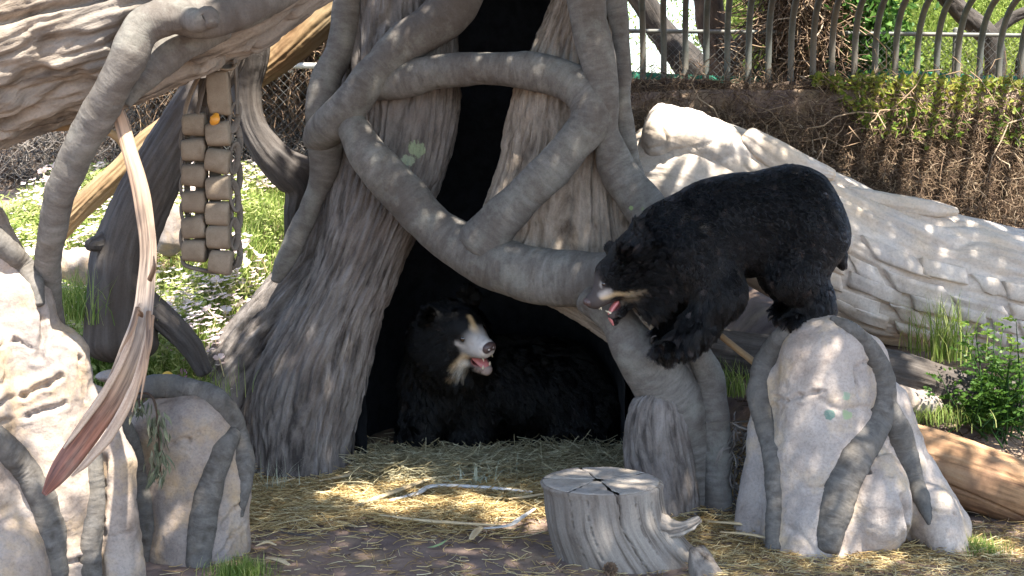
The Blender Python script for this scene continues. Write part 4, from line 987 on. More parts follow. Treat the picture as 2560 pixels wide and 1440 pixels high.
# ------------------------------------------------------------------ bears
def fur_mat(name):
    k = NB(name); a = k.attr('col')
    h = k.n('BsdfHairPrincipled'); h.parametrization = 'COLOR'; k.l(a.outputs['Color'], h.inputs['Color'])
    h.inputs['Roughness'].default_value = .30; h.inputs['Radial Roughness'].default_value = .45; h.inputs['Coat'].default_value = 0; h.inputs['IOR'].default_value = 1.29
    k.l(h.outputs[0], k.t.nodes['Material Output'].inputs[0])
    return k.m
MT['fur'] = fur_mat('bear_fur')
k = NB('bear_skin'); a = k.attr('col'); k.l(a.outputs['Color'], k.b.inputs['Base Color']); k.b.inputs['Roughness'].default_value = .6; k.b.inputs['Specular IOR Level'].default_value = .2
n_ = k.noise(k.pos(), 140, 3); k.l(k.bump(n_, .4, .003), k.b.inputs['Normal']); MT['skin'] = k.m
MT['eye'] = plain('bear_eye', (.02, .011, .007), .06, .8, 0, 5, 0)
MT['nose'] = plain('bear_nose', (.085, .052, .047), .32, .5, .5, 130, .5)
MT['tongue'] = plain('tongue', (.50, .17, .16), .3, .5, .3, 60, .3)
MT['tooth'] = plain('tooth', (.70, .62, .45), .3, .5, .2, 60, 0)
MT['claw'] = plain('claw', (.07, .055, .045), .4, .4, .4, 60, 0)
def make_fur(parent, V, q, n, comb, style, wfun=None, rad=.0019):
    N = vnormals(V, q)
    tri = np.concatenate([q[:, [0, 1, 2]], q[:, [0, 2, 3]]])
    a, b, c = V[tri[:, 0]], V[tri[:, 1]], V[tri[:, 2]]
    ar = np.linalg.norm(np.cross(b - a, c - a), axis=1); cenr = (a + b + c)/3
    nn = unit(np.cross(b - a, c - a)); toc = unit(np.array([0, 0, CAMH]) - cenr)
    w = ar * np.where((nn*toc).sum(1) > -.25, 1, .3)
    if wfun is not None: w = w*wfun(cenr)
    pick = rng.choice(len(tri), n, p=w/w.sum())
    u, v = rng.random(n), rng.random(n); fl = u + v > 1; u[fl], v[fl] = 1-u[fl], 1-v[fl]
    t = tri[pick]; L = np.stack([1-u-v, u, v], 1)[..., None]
    p = (V[t]*L).sum(1); nr = unit((N[t]*L).sum(1))
    col, ln = style(p)
    cl = np.stack([perlin(p*13 + k*40) for k in (0, 1, 2)], -1); cl2 = np.stack([perlin(p*38 + k*40) for k in (3, 4, 5)], -1)
    cm = unit(comb(p)) + cl*.8 + cl2*.5 + rng.normal(size=(n, 3))*.10
    tg = unit(cm - nr*(cm*nr).sum(1, keepdims=True))
    ln = (ln*rng.uniform(.6, 1.15, n)*(1 + .5*perlin(p*9)))[:, None]
    up = (.42 + .6*perlin(p*7 + 9))[:, None]
    d0 = unit(nr*(up*.8 + .32) + tg*.8); d1 = unit(tg + nr*.13 + (0, 0, -.15))
    K = 5; C = np.empty((n, K, 3))
    for k in range(K):
        f = k/(K-1); C[:, k] = p - nr*.002 + ln*(d0*(f - .5*f*f) + d1*.5*f*f)
    ng = n // 30
    from mathutils import kdtree
    kd = kdtree.KDTree(ng)
    for i in range(ng): kd.insert(p[i], i)
    kd.balance()
    near = np.array([kd.find(x)[1] for x in p])
    wl = np.clip(ln/.03, 0, 1)[:, :, None]*rng.uniform(.3, .85, n)[:, None, None]*(np.linspace(0, 1, K)**1.3)[None, :, None]
    gup = np.abs(rng.normal(size=ng))*.15
    tgt = C[near] + (p - p[near])[:, None]*.22 + nr[near][:, None]*(ln*gup[near][:, None])[:, :, None]*(np.linspace(0, 1, K)**2)[None, :, None]
    C = C*(1 - wl) + tgt*wl
    lk = np.exp(rng.normal(size=ng)*.6)[near][:, None]; brn = (rng.random(ng)[near] < .10)[:, None]*(col.max(1, keepdims=True) < .02)
    col = np.clip(col*np.where(col.max(1, keepdims=True) < .02, lk, .75 + .25*np.clip(lk, .3, 1.6)), 0, .9)*(1 + brn*np.array([3.5, 2.4, 1.7]))
    cu = bpy.data.hair_curves.new('fur'); cu.add_curves([K]*n)
    cu.attributes['position'].data.foreach_set('vector', (C - np.array(parent.location)).astype(np.float32).ravel())
    R = (rad*np.array([1, 1, .85, .6, .15]))[None]*rng.uniform(.7, 1.25, n)[:, None]*np.clip(ln/.022, .3, 1)
    ra = cu.attributes.get('radius') or cu.attributes.new('radius', 'FLOAT', 'POINT'); ra.data.foreach_set('value', R.astype(np.float32).ravel())
    cc = np.c_[col*rng.uniform(.7, 1.3, n)[:, None], np.ones(n)]
    cu.attributes.new('col', 'FLOAT_COLOR', 'CURVE').data.foreach_set('color', cc.astype(np.float32).ravel())
    o = bpy.data.objects.new('fur', cu); COL.objects.link(o); cu.materials.append(MT['fur']); o.parent = parent
    return o
class Head:
    def __init__(h, C, f, l, s):
        f = unit(np.array(f, float)); l = np.array(l, float); l = unit(l - f*(l @ f)); h.C = np.array(C); h.s = s
        h.A = np.stack([f, l, np.cross(f, l)], 1)
    def w(h, x, y, z): return h.C + h.A @ (np.array([x, y, z])*h.s)
    def loc(h, p): return (p - h.C) @ h.A / h.s
    def prims(h, jaw):
        w, s = h.w, h.s; c, n = math.cos(jaw), math.sin(jaw)
        J = lambda x, y, z: w(.03 + (x-.03)*c + (z+.075)*n, y, -.075 - (x-.03)*n + (z+.075)*c)
        h.J = J
        up = [ell(h.C, np.array([.125, .115, .115])*s, h.A), rc(w(.06, 0, .045), w(.10, 0, .0), .07*s, .06*s), rc(w(.09, 0, -.025), w(.185, 0, -.045), .062*s, .040*s),
              rc(w(.10, .03, -.055), w(.175, .018, -.062), .034*s, .026*s), rc(w(.10, -.03, -.055), w(.175, -.018, -.062), .034*s, .026*s), rc(w(.19, 0, -.038), w(.215, 0, -.042), .030*s, .022*s),
              rc(w(.02, .075, -.045), w(-.06, .10, -.03), .06*s, .06*s), rc(w(.02, -.075, -.045), w(-.06, -.10, -.03), .06*s, .06*s), rc(w(.085, .045, .035), w(.10, .03, .03), .022*s, .02*s), rc(w(.085, -.045, .035), w(.10, -.03, .03), .022*s, .02*s)]
        lo = [rc(J(.02, .04, -.10), J(.16, .010, -.105), .030*s, .020*s), rc(J(.02, -.04, -.10), J(.16, -.010, -.105), .030*s, .020*s), rc(J(.03, 0, -.115), J(.165, 0, -.115), .035*s, .018*s), rc(w(-.05, 0, -.10), J(.04, 0, -.11), .075*s, .04*s)]
        ears = [ell(w(-.03, sg*.112, .112), np.array([.022, .044, .050])*s, h.A) for sg in (1, -1)]
        mouth = [ell(J(.112, 0, -.080), np.array([.090, .034, .023])*s, h.A)]
        return up + ears, lo, mouth
    def extras(h, root, jaw, tong):
        s, w, J = h.s, h.w, h.J
        for sg in (1, -1):
            Ve, te = sphere_grid(w(.112, sg*.053, .013), .0165*s); gobj('eye', Ve, te, MT['eye'], root)
        f = cut(union([ell(w(.222, 0, -.036), np.array([.022, .032, .022])*s, h.A), ell(w(.218, .016, -.044), np.array([.02, .018, .018])*s, h.A), ell(w(.218, -.016, -.044), np.array([.02, .018, .018])*s, h.A)], .008), [ell(w(.240, sg*.013, -.042), np.array([.010, .007, .006])*s, h.A) for sg in (1, -1)], .004)
        c = w(.222, 0, -.04); Vn, qn = surfnets(f, c - .06*s, c + .06*s, .0035*s)
        add('nose', mesh_from('nose', Vn, [qn]), MT['nose'], root)
        r = [(*J(.05, 0, -.088), .026*s), (*J(.10, 0, -.084), .026*s), (*J(.14, 0, -.086), .024*s), (*J(.155 + tong, 0, -.092 - tong*.6), .02*s), (*J(.165 + tong*1.5, 0, -.10 - tong*2.2), .013*s)]
        Vt, tt = sweep(r, 24, .006, .55, tuple(h.A[:, 2]), lambda tc, V: .002*perlin(V*60), .6); gobj('tongue', Vt, tt, MT['tongue'], root)
        for sg in (1, -1):
            for a, b, rr in ((w(.175, sg*.024, -.075), w(.178, sg*.024, -.105), .006), (J(.158, sg*.018, -.095), J(.162, sg*.02, -.068), .006)):
                Vt, tt = sweep([(*a, rr*s), (*((a+b)/2), rr*.75*s), (*b, .0012*s)], 10, .004, ends=0); gobj('tooth', Vt, tt, MT['tooth'], root)
def sphere_grid(c, r, n=14, m=24):
    ph = np.linspace(.02, np.pi - .02, n); th = np.linspace(0, 2*np.pi, m, endpoint=False)
    d = np.stack([np.sin(ph)[:, None]*np.cos(th), np.sin(ph)[:, None]*np.sin(th), np.broadcast_to(np.cos(ph)[:, None], (n, m))], -1)
    V = np.asarray(c) + d*np.asarray(r); return V, V.copy()
def claws(root, tips, ln=.032, rr=.0055):
    for b, d in tips:
        b, d = np.array(b), unit(np.array(d, float)); e = b + d*ln
        m = b + d*ln*.55 + (0, 0, ln*.12)
        Vt, tt = sweep([(*b, rr), (*m, rr*.75), (*(e - (0, 0, ln*.25)), rr*.15)], 10, .006, ends=.3); gobj('claw', Vt, tt, MT['claw'], root)
BLACK = np.array([.0040, .0038, .0043])
def lerpcol(col, m, c): return col*(1-m[:, None]) + np.array(c)*m[:, None]

# --- the climbing bear
Y0 = 7.78
def S(px, py, dy=0): return P(px, py, Y0 + dy)
def rs(a, b, ra, rb): return rc(S(*a), S(*b), ra*Y0/F, rb*Y0/F)
hd = Head(S(1556, 690, -.04), (-.885, -.17, -.43), (-.15, -.98, -.08), 1.08)
# local +y is the bear's left, which is the near side here
up, lo, mouth = hd.prims(.42)
body = [rs((1690, 612, 0), (1830, 560, 0), 102, 116), rs((1830, 560, 0), (1975, 548, 0), 116, 128), rs((1975, 548, 0), (2030, 590, 0), 126, 84), rs((1668, 566, 0), (1760, 520, 0), 58, 62),
        rs((1690, 612, 0), (1612, 665, -.02), 100, 92), rs((1640, 690, -.02), (1640, 745, -.03), 72, 52), rs((1700, 680, -.02), (1760, 690, 0), 78, 70),
        rs((1745, 630, -.17), (1805, 730, -.20), 82, 56), rs((1805, 722, -.20), (1752, 812, -.17), 53, 38), rs((1752, 812, -.17), (1722, 846, -.15), 37, 31), rs((1722, 852, -.15), (1676, 866, -.15), 27, 21),
        rs((1720, 640, .17), (1750, 745, .16), 76, 50), rs((1750, 735, .16), (1700, 802, .06), 45, 34), rs((1700, 806, .06), (1656, 838, .02), 29, 21),
        rs((2022, 590, -.13), (1992, 682, -.17), 98, 70), rs((1992, 682, -.17), (2034, 738, -.17), 62, 40), rs((2040, 745, -.17), (2046, 762, -.17), 36, 30), rs((2044, 768, -.17), (1992, 796, -.19), 27, 20),
        rs((1990, 590, .14), (1955, 678, .1), 88, 58), rs((1955, 678, .1), (1992, 735, .05), 52, 34), rs((1992, 740, .05), (1948, 782, -.02), 30, 19), rs((1900, 590, 0), (1860, 600, 0), 92, 88),
        rs((2100, 640, 0), (2108, 665, 0), 14, 10)]
toes = [rs((1676 - 10*math.cos(a), 866 + 7*k, -.15 + .028*(k-2)), (1656 - 6*math.cos(a), 870 + 3*k, -.155 + .03*(k-2)), 13, 11) for k, a in enumerate((-.6, -.3, 0, .3, .6))]
toes += [rs((1990, 797 + k*1.5, -.19 + .03*(k-2)), (1974, 804 + k*1.5, -.2 + .03*(k-2)), 12, 10) for k in range(5)]
fb_ = union(body, .07)
fhead = cut(union([union(up, .035), union(lo, .025)], .012), mouth, .012)
def fS(p):
    a, b = fb_(p), fhead(p); k = .035; h = np.clip(.5 + .5*(b-a)/k, 0, 1)
    d = b*(1-h) + a*h - k*h*(1-h)
    t = union(toes, .015)(p); h = np.clip(.5 + .5*(t-d)/.02, 0, 1)
    d = t*(1-h) + d*h - .02*h*(1-h)
    m = -mouth[0](p); h = np.clip(.5 - .5*(m-d)/.01, 0, 1)
    return m*(1-h) + d*h + .01*h*(1-h)
Vb_, qb_ = surfnets(fS, (.28, 7.25, .85), (2.0, 8.3, 2.12), .0125)
Vb_ = relax(Vb_, qb_, 1)
def styleS(p):
    L = hd.loc(p); x, y, z = L.T
    col = np.repeat(BLACK[None], len(p), 0); ln = .066 + .025*perlin(p*5)
    dh = np.linalg.norm(p - hd.C, axis=1)
    ln = np.where(dh < .30, .060 - .034*(1 - sstep(.14, .28, dh)), ln)
    legs = sstep(S(0, 700)[2], S(0, 780)[2], p[:, 2]); ln = np.where(dh > .3, .020 + (ln - .020)*legs, ln)
    face = sstep(.02, .09, x)*(np.abs(y) < .12)*(z > -.15)*(dh < .34); ln = ln*(1-face) + .010*face
    muz = sstep(.105, .135, x)*(dh < .36)*(z > -.17); ln = ln*(1-muz) + .005*muz
    col = lerpcol(col, muz*.95, (.065, .052, .048))
    br = np.clip(1 - (np.hypot(x - .118, z - .012)/.024)**2, 0, 1)*(np.abs(y) < .06); col = lerpcol(col, br*.9, (.48, .44, .40))
    for a, b, r, c in (((.15, .048, -.045), (.03, .125, -.070), .013, (.46, .34, .20)), ((.05, .11, -.09), (-.02, .13, -.085), .018, (.25, .20, .14)), ((.15, .045, -.03), (.11, .07, -.03), .016, (.33, .30, .28)), ((.11, .06, -.11), (.02, .09, -.12), .020, (.16, .125, .085))):
        for sg in (1, -1):
            d = seg_d(L, (a[0], sg*a[1], a[2]), (b[0], sg*b[1], b[2])); col = lerpcol(col, np.clip(1.5 - d/r, 0, 1)*.9, c)
    return col, ln
def skinS(p, style, mth, hdx):
    c, l = style(p); d = mth[0](p); m = np.clip(1 - (d - .002)/.010, 0, 1)
    c = lerpcol(c, m, (.32, .09, .085)); return np.c_[c, np.ones(len(p))], m
cs_, _ = skinS(Vb_, styleS, mouth, hd)
b1 = base_thing('bear', 'black bear climbing down from the boulder with open mouth and pink tongue', 'bear', 1800, 900, 7.7)
b1me = add('body', mesh_from('body', Vb_, [qb_], attrs={'col': cs_}), MT['skin'], b1)
def combS(p):
    L = hd.loc(p); d = np.linalg.norm(p - hd.C, axis=1)
    base = np.tile(np.array([.75, 0, -.55]), (len(p), 1))
    low = 1 - sstep(S(0, 690)[2], S(0, 600)[2], p[:, 2])
    base = base*(1-low[:, None]) + np.array([.15, 0, -1])*low[:, None]
    nose = hd.w(.2, 0, -.03); away = unit(p - nose) + (0, 0, -.2)
    w = (1 - sstep(.22, .42, d))[:, None]
    return base*(1-w) + away*w
def nofur(mth, hdx): 
    def f(c):
        L = hdx.loc(c); e = np.minimum(np.linalg.norm(L - (.107, .052, .012), axis=1), np.linalg.norm(L - (.107, -.052, .012), axis=1)); return ((mth[0](c) > .007) & (e > .021) & ~((L[:, 0] > .205) & (np.abs(L[:, 1]) < .04)))*1.0
    return f
f1 = nofur(mouth, hd)
make_fur(b1, Vb_, qb_, 125000, combS, styleS, lambda c: f1(c)*(1 + 1.5*(np.linalg.norm(c - hd.C, axis=1) < .3)))
hd.extras(b1, .42, .018)
cl = [(S(1653, 870 + 3*k, -.155 + .03*(k-2)), (-1, -.1 + .1*k, -.35)) for k in range(5)] + [(S(1970, 805 + k*1.5, -.2 + .03*(k-2)), (-.9, -.25, -.5)) for k in range(5)] + [(S(1640, 840 + 4*k, .0 + .03*(k-2)), (-1, -.1, -.4)) for k in range(4)] + [(S(1932, 790 + 2*k, -.02 + .03*(k-2)), (-.9, -.2, -.5)) for k in range(4)]
claws(b1, cl)

# --- the bear inside the hollow
YB = 9.0
def Q(px, py, dy=0): return P(px, py, YB + dy)
def rq(a, b, ra, rb): return rc(Q(*a), Q(*b), ra*YB/F, rb*YB/F)
fdir = unit(np.array([.55, -.83, -.02]))
s2 = 1.42
mid_ = Q(1180, 834, -.12); h2 = Head(mid_, fdir, (.846, .405, .35), s2)
h2.C = mid_ - h2.A @ (np.array([.105, 0, .012])*s2)
up, lo, mouth2 = h2.prims(.5)
cpx = (1120, 830)
body2 = [rq((1120, 850, .12), (1130, 950, .42), 100, 125), rq((1130, 955, .45), (1380, 985, .85), 130, 150), rq((1380, 985, .85), (1450, 1030, .75), 140, 110), rq((1420, 1060, .7), (1480, 1110, .6), 90, 55),
         rq((1090, 980, .4), (1045, 1080, .34), 80, 52), rq((1045, 1080, .34), (1030, 1132, .27), 48, 36), rq((1180, 1000, .4), (1180, 1090, .34), 75, 50), rq((1180, 1090, .34), (1165, 1136, .26), 46, 36), rq((1480, 1100, .55), (1400, 1130, .45), 46, 36)]
fb2 = union(body2, .09); fh2 = cut(union([union(up, .04), union(lo, .028)], .012), mouth2, .012)
def fQ(p):
    a, b = fb2(p), fh2(p); k = .05; h = np.clip(.5 + .5*(b-a)/k, 0, 1)
    d = b*(1-h) + a*h - k*h*(1-h)
    m = -mouth2[0](p); h = np.clip(.5 - .5*(m-d)/.01, 0, 1)
    return m*(1-h) + d*h + .01*h*(1-h)
V2, q2 = surfnets(fQ, (-1.0, 8.5, -.05), (.95, 10.5, 1.5), .0145)
V2 = relax(V2, q2, 1)
def style2(p):
    L = h2.loc(p); x, y, z = L.T
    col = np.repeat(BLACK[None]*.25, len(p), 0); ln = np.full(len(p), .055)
    dh = np.linalg.norm(p - h2.C, axis=1)/s2
    face = sstep(.0, .08, x)*(np.abs(y) < .13)*(dh < .34)*(z > -.14); ln = ln*(1 - .84*face)
    muz = np.clip(1.6 - seg_d(L, (.125, 0, -.035), (.21, 0, -.045))/.058, 0, 1)*sstep(.07, .10, x)*(z > -.11); ln = ln*(1-muz) + .004*muz
    col = lerpcol(col, muz*.97, (.62, .565, .52)); col = lerpcol(col, muz*np.clip(perlin(p*45)*1.6, 0, .6), (.30, .25, .23))
    for a, b, r, c in (((.135, .0, .045), (.14, .004, .0), .017, (.55, .42, .28)), ((.112, .014, .095), (.132, .006, .05), .011, (.45, .31, .16)), ((.12, -.075, -.02), (.10, -.085, .0), .013, (.45, .40, .36)), ((.115, .080, .0), (.105, .085, .03), .012, (.45, .42, .38)),
                       ((.10, -.060, -.075), (.05, -.10, -.11), .022, (.55, .42, .28)), ((.075, -.075, -.115), (.04, -.09, -.16), .024, (.62, .57, .50)), ((.03, -.10, -.16), (.0, -.11, -.15), .018, (.2, .14, .08))):
        d = seg_d(L, a, b); col = lerpcol(col, np.clip(1.5 - d/r, 0, 1)*.92, c)
    for sg in (1, -1):
        d = np.linalg.norm(L - (.107, sg*.052, .012), axis=1); col = lerpcol(col, np.clip(1.7 - d/.018, 0, 1), (.02, .015, .012))
    ja, jb = h2.loc(np.array([h2.J(.07, 0, -.11), h2.J(.17, 0, -.108)])); dj = seg_d(L, ja, jb); jm = np.clip(1.6 - dj/.036, 0, 1)*(muz < .5); ln = ln*(1-jm) + .005*jm; col = lerpcol(col, jm*.85*sstep(.06, .12, x), (.36, .27, .23))
    return col, ln
b2 = base_thing('bear', 'black bear with white muzzle sitting in the dark opening of the hollow tree', 'bear', 1240, 1155, 9.4)
cs2, _ = skinS(V2, style2, mouth2, h2)
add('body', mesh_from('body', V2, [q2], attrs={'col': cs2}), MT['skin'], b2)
def comb2(p):
    d = np.linalg.norm(p - h2.C, axis=1); nose = h2.w(.2, 0, -.03); away = unit(p - nose) + (0, 0, -.2)
    w = (1 - sstep(.25, .5, d))[:, None]; return np.array([.35, .2, -.8])*(1-w) + away*w
f2 = nofur(mouth2, h2)
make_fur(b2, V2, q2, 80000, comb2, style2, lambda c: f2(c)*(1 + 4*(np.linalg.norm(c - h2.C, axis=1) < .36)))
h2.extras(b2, .5, .006)
claws(b2, [(Q(1020 + 12*k, 1140, .18), (-.1, -1, -.3)) for k in range(4)] + [(Q(1150 + 12*k, 1144, .16), (0, -1, -.3)) for k in range(4)])

# ------------------------------------------------------------------ woven fire hose feeder
MT['hose'] = rough_mat('fire_hose', [(.3, (.25, .19, .13)), (.5, (.36, .285, .205)), (.7, (.44, .36, .27))], ((.28, .21, .15), .6), scale=9, fine=190, bump=.2, rough=.9, blotch=5, bdist=.006)
MT['hose_dark'] = rough_mat('fire_hose_dark', [(.3, (.10, .085, .07)), (.5, (.16, .135, .11)), (.7, (.21, .18, .15))], None, scale=9, fine=190, bump=.2, bdist=.006)
FY = 6.9
hf = base_thing('hose_feeder', 'woven tan fire hose feeder hanging in two columns of square loops under the big log', 'feeder', 525, 685, FY)
def block(px, py, w, h, dpt, tilt, dy=0, first=None):
    n, m = 22, 44
    ph = np.linspace(-np.pi/2, np.pi/2, n); th = np.linspace(0, 2*np.pi, m, endpoint=False)
    e = lambda c, p: np.sign(c)*np.abs(c)**p
    x = np.sin(ph)[:, None] + 0*th; x = e(x, .22)
    r = np.abs(np.cos(ph))[:, None]**.22
    Vb = np.stack([x*w/2, e(np.sin(th), .75)*r*dpt/2, e(np.cos(th), .75)*r*h/2], -1)
    Vb[..., 2] *= 1 + .05*np.sin(x*2); ct, st_ = math.cos(tilt), math.sin(tilt)
    Vb = np.stack([Vb[..., 0]*ct - Vb[..., 2]*st_, Vb[..., 1], Vb[..., 0]*st_ + Vb[..., 2]*ct], -1)
    Vb = Vb*(FY/F) + .003*perlin(Vb*.05 + px)[..., None] + P(px, py, FY + dy)
    gobj('hose_block', Vb, (Vb - P(px, py, FY)), MT['hose'], hf)
for px, py in ((488, 311), (487, 374), (487, 438), (488, 504), (487, 568), (488, 626)): block(px, py, 58 + rng.uniform(-2, 2), 56, 58, rng.normal()*.07)
for px, py in ((547, 335), (546, 402), (548, 470), (546, 534), (548, 592), (553, 655)): block(px, py, 58 + rng.uniform(-2, 2), 60, 58, rng.normal()*.08, -.02)
block(548, 232, 56, 108, 40, .05, -.03)
def ringp(px, py, a, b, dy, tilt=0., r=8):
    t = np.linspace(0, 2*np.pi, 22); rows = [(px + a*math.cos(k)*math.cos(tilt) - b*math.sin(k)*math.sin(tilt), py + b*math.sin(k)*math.cos(tilt) + a*math.cos(k)*math.sin(tilt), FY + dy + .02*math.cos(k), r) for k in t]
    Vb, tb = sweep(ppath(rows), 14, .006, .55, (0, -1, 0), ends=0); gobj('hose_ring', Vb, tb, MT['hose_dark'], hf)
for k, py in enumerate((292, 345, 395, 440, 490, 535, 585, 628)): ringp(585 + (k % 2)*5, py, 10, 36, .0 + .03*(k % 2), rng.normal()*.12, 8)
for k, py in enumerate((345, 408, 470, 535, 598)): ringp(460 + (k % 2)*2, py, 8, 28, .02, rng.normal()*.1, 8)
def strap(rows, flat=.22, fd=(0, -1, 0), mat='hose', nm='strap'):
    Vb, tb = sweep(ppath(rows), 24, .008, flat, fd, ends=.2); gobj(nm, Vb, tb, MT[mat], hf)
strap([(586, 148, FY, 13), (550, 146, FY, 13), (515, 165, FY, 14), (485, 215, FY, 15), (466, 265, FY, 15), (461, 305, FY, 13)], .3, (1, -.3, .5))
strap([(584, 166, FY - .02, 11), (545, 168, FY - .02, 12), (515, 205, FY - .02, 13), (498, 262, FY - .02, 14), (492, 290, FY - .02, 12)], .3, (1, -.3, .5), 'hose_dark')
strap([(586, 150, FY - .03, 12), (590, 180, FY - .03, 12), (592, 230, FY, 11), (593, 285, FY, 10)], .4, (1, 0, 0), 'hose_dark')
strap([(530, 160, FY - .04, 9), (556, 172, FY - .06, 10), (580, 172, FY - .06, 10), (588, 160, FY - .04, 9)], .4, (0, 0, 1))
strap([(520, 200, FY + .04, 24), (518, 262, FY + .04, 24)], .25, (0, -1, 0), 'hose_dark')
strap([(456, 640, FY, 9), (462, 662, FY, 9), (500, 674, FY, 9), (545, 680, FY, 9), (585, 668, FY, 9), (597, 640, FY, 9)], .6, (0, 0, 1), 'hose_dark')
for px in (500, 535): strap([(px, 270, FY + .03, 15), (px + 3, 450, FY + .03, 15), (px, 650, FY + .03, 15)], .25, (0, -1, 0), 'hose_dark')
strap([(560, 60, FY - .02, 6), (556, 110, FY - .02, 6), (553, 150, FY - .01, 6)], 1, (0, -1, 0), 'hose_dark', 'rope')
Vb, tb = sweep(ppath([(531, 308, 6.84, 8), (537, 298, 6.83, 13), (541, 286, 6.84, 7)]), 20, .004, .6, ends=.6)
o = gobj('fruit_piece', Vb, tb, plain('orange_fruit', (.62, .27, .03), .35, .5, .3, 60)); tag(o, 'small orange fruit wedge tucked into the top of the hose feeder', 'fruit')

# ------------------------------------------------------------------ the grassy flower bank
def scatter(n, x0, x1, y0, y1, f=None):
    x, y = rng.uniform(x0, x1, n), rng.uniform(y0, y1, n)
    if f is not None: k = f(x, y); x, y = x[k], y[k]
    return np.stack([x, y, gzn(x, y)], -1)
def grass(name, p, h, w, mat, parent=None, lean=.5, rnd=None):
    n = len(p); h = np.broadcast_to(h, n)[:, None]; a = rng.uniform(0, 2*np.pi, n)
    dr = np.stack([np.cos(a), np.sin(a), 0*a], -1); ln = rng.random(n)[:, None]*lean + .08
    K = 4; C = np.empty((n, K, 3))
    for k in range(K):
        t = k/(K-1); C[:, k] = p + h*(t*np.array([0, 0, 1])*(1 - .35*ln*t) + dr*ln*t*t)
    wd = np.broadcast_to(w, n)[:, None]*np.array([1, .9, .6, .08])
    return blades(name, C, wd, np.stack([-dr[:, 1], dr[:, 0], 0*a], -1), mat, parent, rnd)
pb = scatter(42000, -4.2, -1.25, 8.0, 13.0, lambda x, y: (perlin(np.stack([x*2, y*2, 0*x], -1)) > -.35) & (gz(x, y) > .45))
hg = .10 + .16*np.clip(.5 + perlin(pb*(1.7, 1.7, 0) + 4), 0, 1)
o = grass('grass', pb, hg*rng.uniform(.5, 1.3, len(pb)), .0045, MT['grass'], None, .8); tag(o, 'green grass on the flowery bank left of the hollow tree', 'grass', kind='stuff')
MT['bank_leaf'] = leaf_mat('bank_leaf', [(0, (.14, .22, .04)), (.5, (.28, .37, .09)), (1, (.50, .52, .22))], .45, .5)
pl = scatter(46000, -4.2, -1.3, 8.1, 13.0, lambda x, y: (perlin(np.stack([x*1.6, y*1.6, 0*x + 7], -1)) > -.1) & (gz(x, y) > .45))
n = len(pl)
o = leaves('bank_weeds', pl + np.stack([0*pl[:, 0], 0*pl[:, 0], rng.uniform(.03, .28, n)], -1), rng.normal(size=(n, 3))*(1, 1, .5) + (0, 0, .1), rng.uniform(.03, .07, n), rng.uniform(.012, .026, n), MT['bank_leaf'], simple=True, flat=True, rnd=np.clip(rng.random(n)*.8 + .3, 0, 1)); tag(o, 'leafy weeds growing through the grass of the flowery bank', 'weeds', kind='stuff')
# evening primrose blossoms
k = NB('petal'); ca = k.attr('along'); k.l(k.ramp(ca.outputs['Fac'], [(0, (.78, .74, .35)), (.25, (.88, .84, .78)), (1, (.86, .76, .74))]), k.b.inputs['Base Color']); k.b.inputs['Roughness'].default_value = .6
t_ = k.n('BsdfTranslucent'); t_.inputs[0].default_value = (.85, .65, .7, 1); mx = k.n('MixShader'); mx.inputs[0].default_value = .35
k.l(k.b.outputs[0], mx.inputs[1]); k.l(t_.outputs[0], mx.inputs[2]); k.l(mx.outputs[0], k.t.nodes['Material Output'].inputs[0]); MT['petal'] = k.m
k = NB('petal_pink'); k.b.inputs['Base Color'].default_value = (.62, .28, .50, 1); k.b.inputs['Roughness'].default_value = .6; MT['petal_pink'] = k.m
def blossom_mesh(r):
    V, fs, al = [], [], []
    for i in range(4):
        a = i*np.pi/2; d = np.array([math.cos(a), math.sin(a)]); e = np.array([-d[1], d[0]])
        b = len(V)
        for rr, w, z in ((.06, .05, 0), (.5, .48, .22), (.85, .52, .38), (1.0, .25, .40)):
            for sg in (-1, 0, 1): q2_ = d*rr*r + e*w*sg*r; V.append((*q2_, (z + .06*abs(sg))*r)); al.append(rr)
        for j in range(3):
            for c in range(2): fs.append([b + j*3 + c, b + j*3 + c + 1, b + (j+1)*3 + c + 1, b + (j+1)*3 + c])
    st = len(V)
    for j in range(3): V += [(.004, 0, -.05*j), (-.004, .003, -.05*j), (0, -.004, -.05*j)]; al += [0, 0, 0]
    for j in range(2):
        for c in range(3): fs.append([st + j*3 + c, st + j*3 + (c+1) % 3, st + (j+1)*3 + (c+1) % 3, st + (j+1)*3 + c])
    return mesh_from('blossom', V, [np.array(fs)], True, {'along': np.array(al)})
bm = blossom_mesh(.03); bm.materials.append(MT['petal'])
pf = scatter(900, -4.1, -1.35, 9.0, 12.9, lambda x, y: perlin(np.stack([x*1.3, y*1.3, 0*x + 2], -1)) > -.08)[:290]
for i, p in enumerate(pf):
    o = bpy.data.objects.new('evening_primrose', bm); COL.objects.link(o); o.location = tuple(p + (0, 0, rng.uniform(.14, .30)))
    o.rotation_euler = (rng.normal()*.5 + .45, rng.normal()*.5, rng.uniform(0, 6)); sc = rng.uniform(.8, 1.5); o.scale = (sc,)*3
    tag(o, 'pale evening primrose blossom on the sunny bank behind the feeder', 'flower', 'pale blossoms on the sunny grass bank')
pc_ = scatter(5200, -4.1, -1.35, 9.0, 12.95, lambda x, y: perlin(np.stack([x*1.3, y*1.3, 0*x + 2], -1)) > -.12)
n = len(pc_); pc_ = pc_ + np.stack([0*pc_[:, 0], 0*pc_[:, 0], rng.uniform(.12, .30, n)], -1)
Vq, fq = [], []
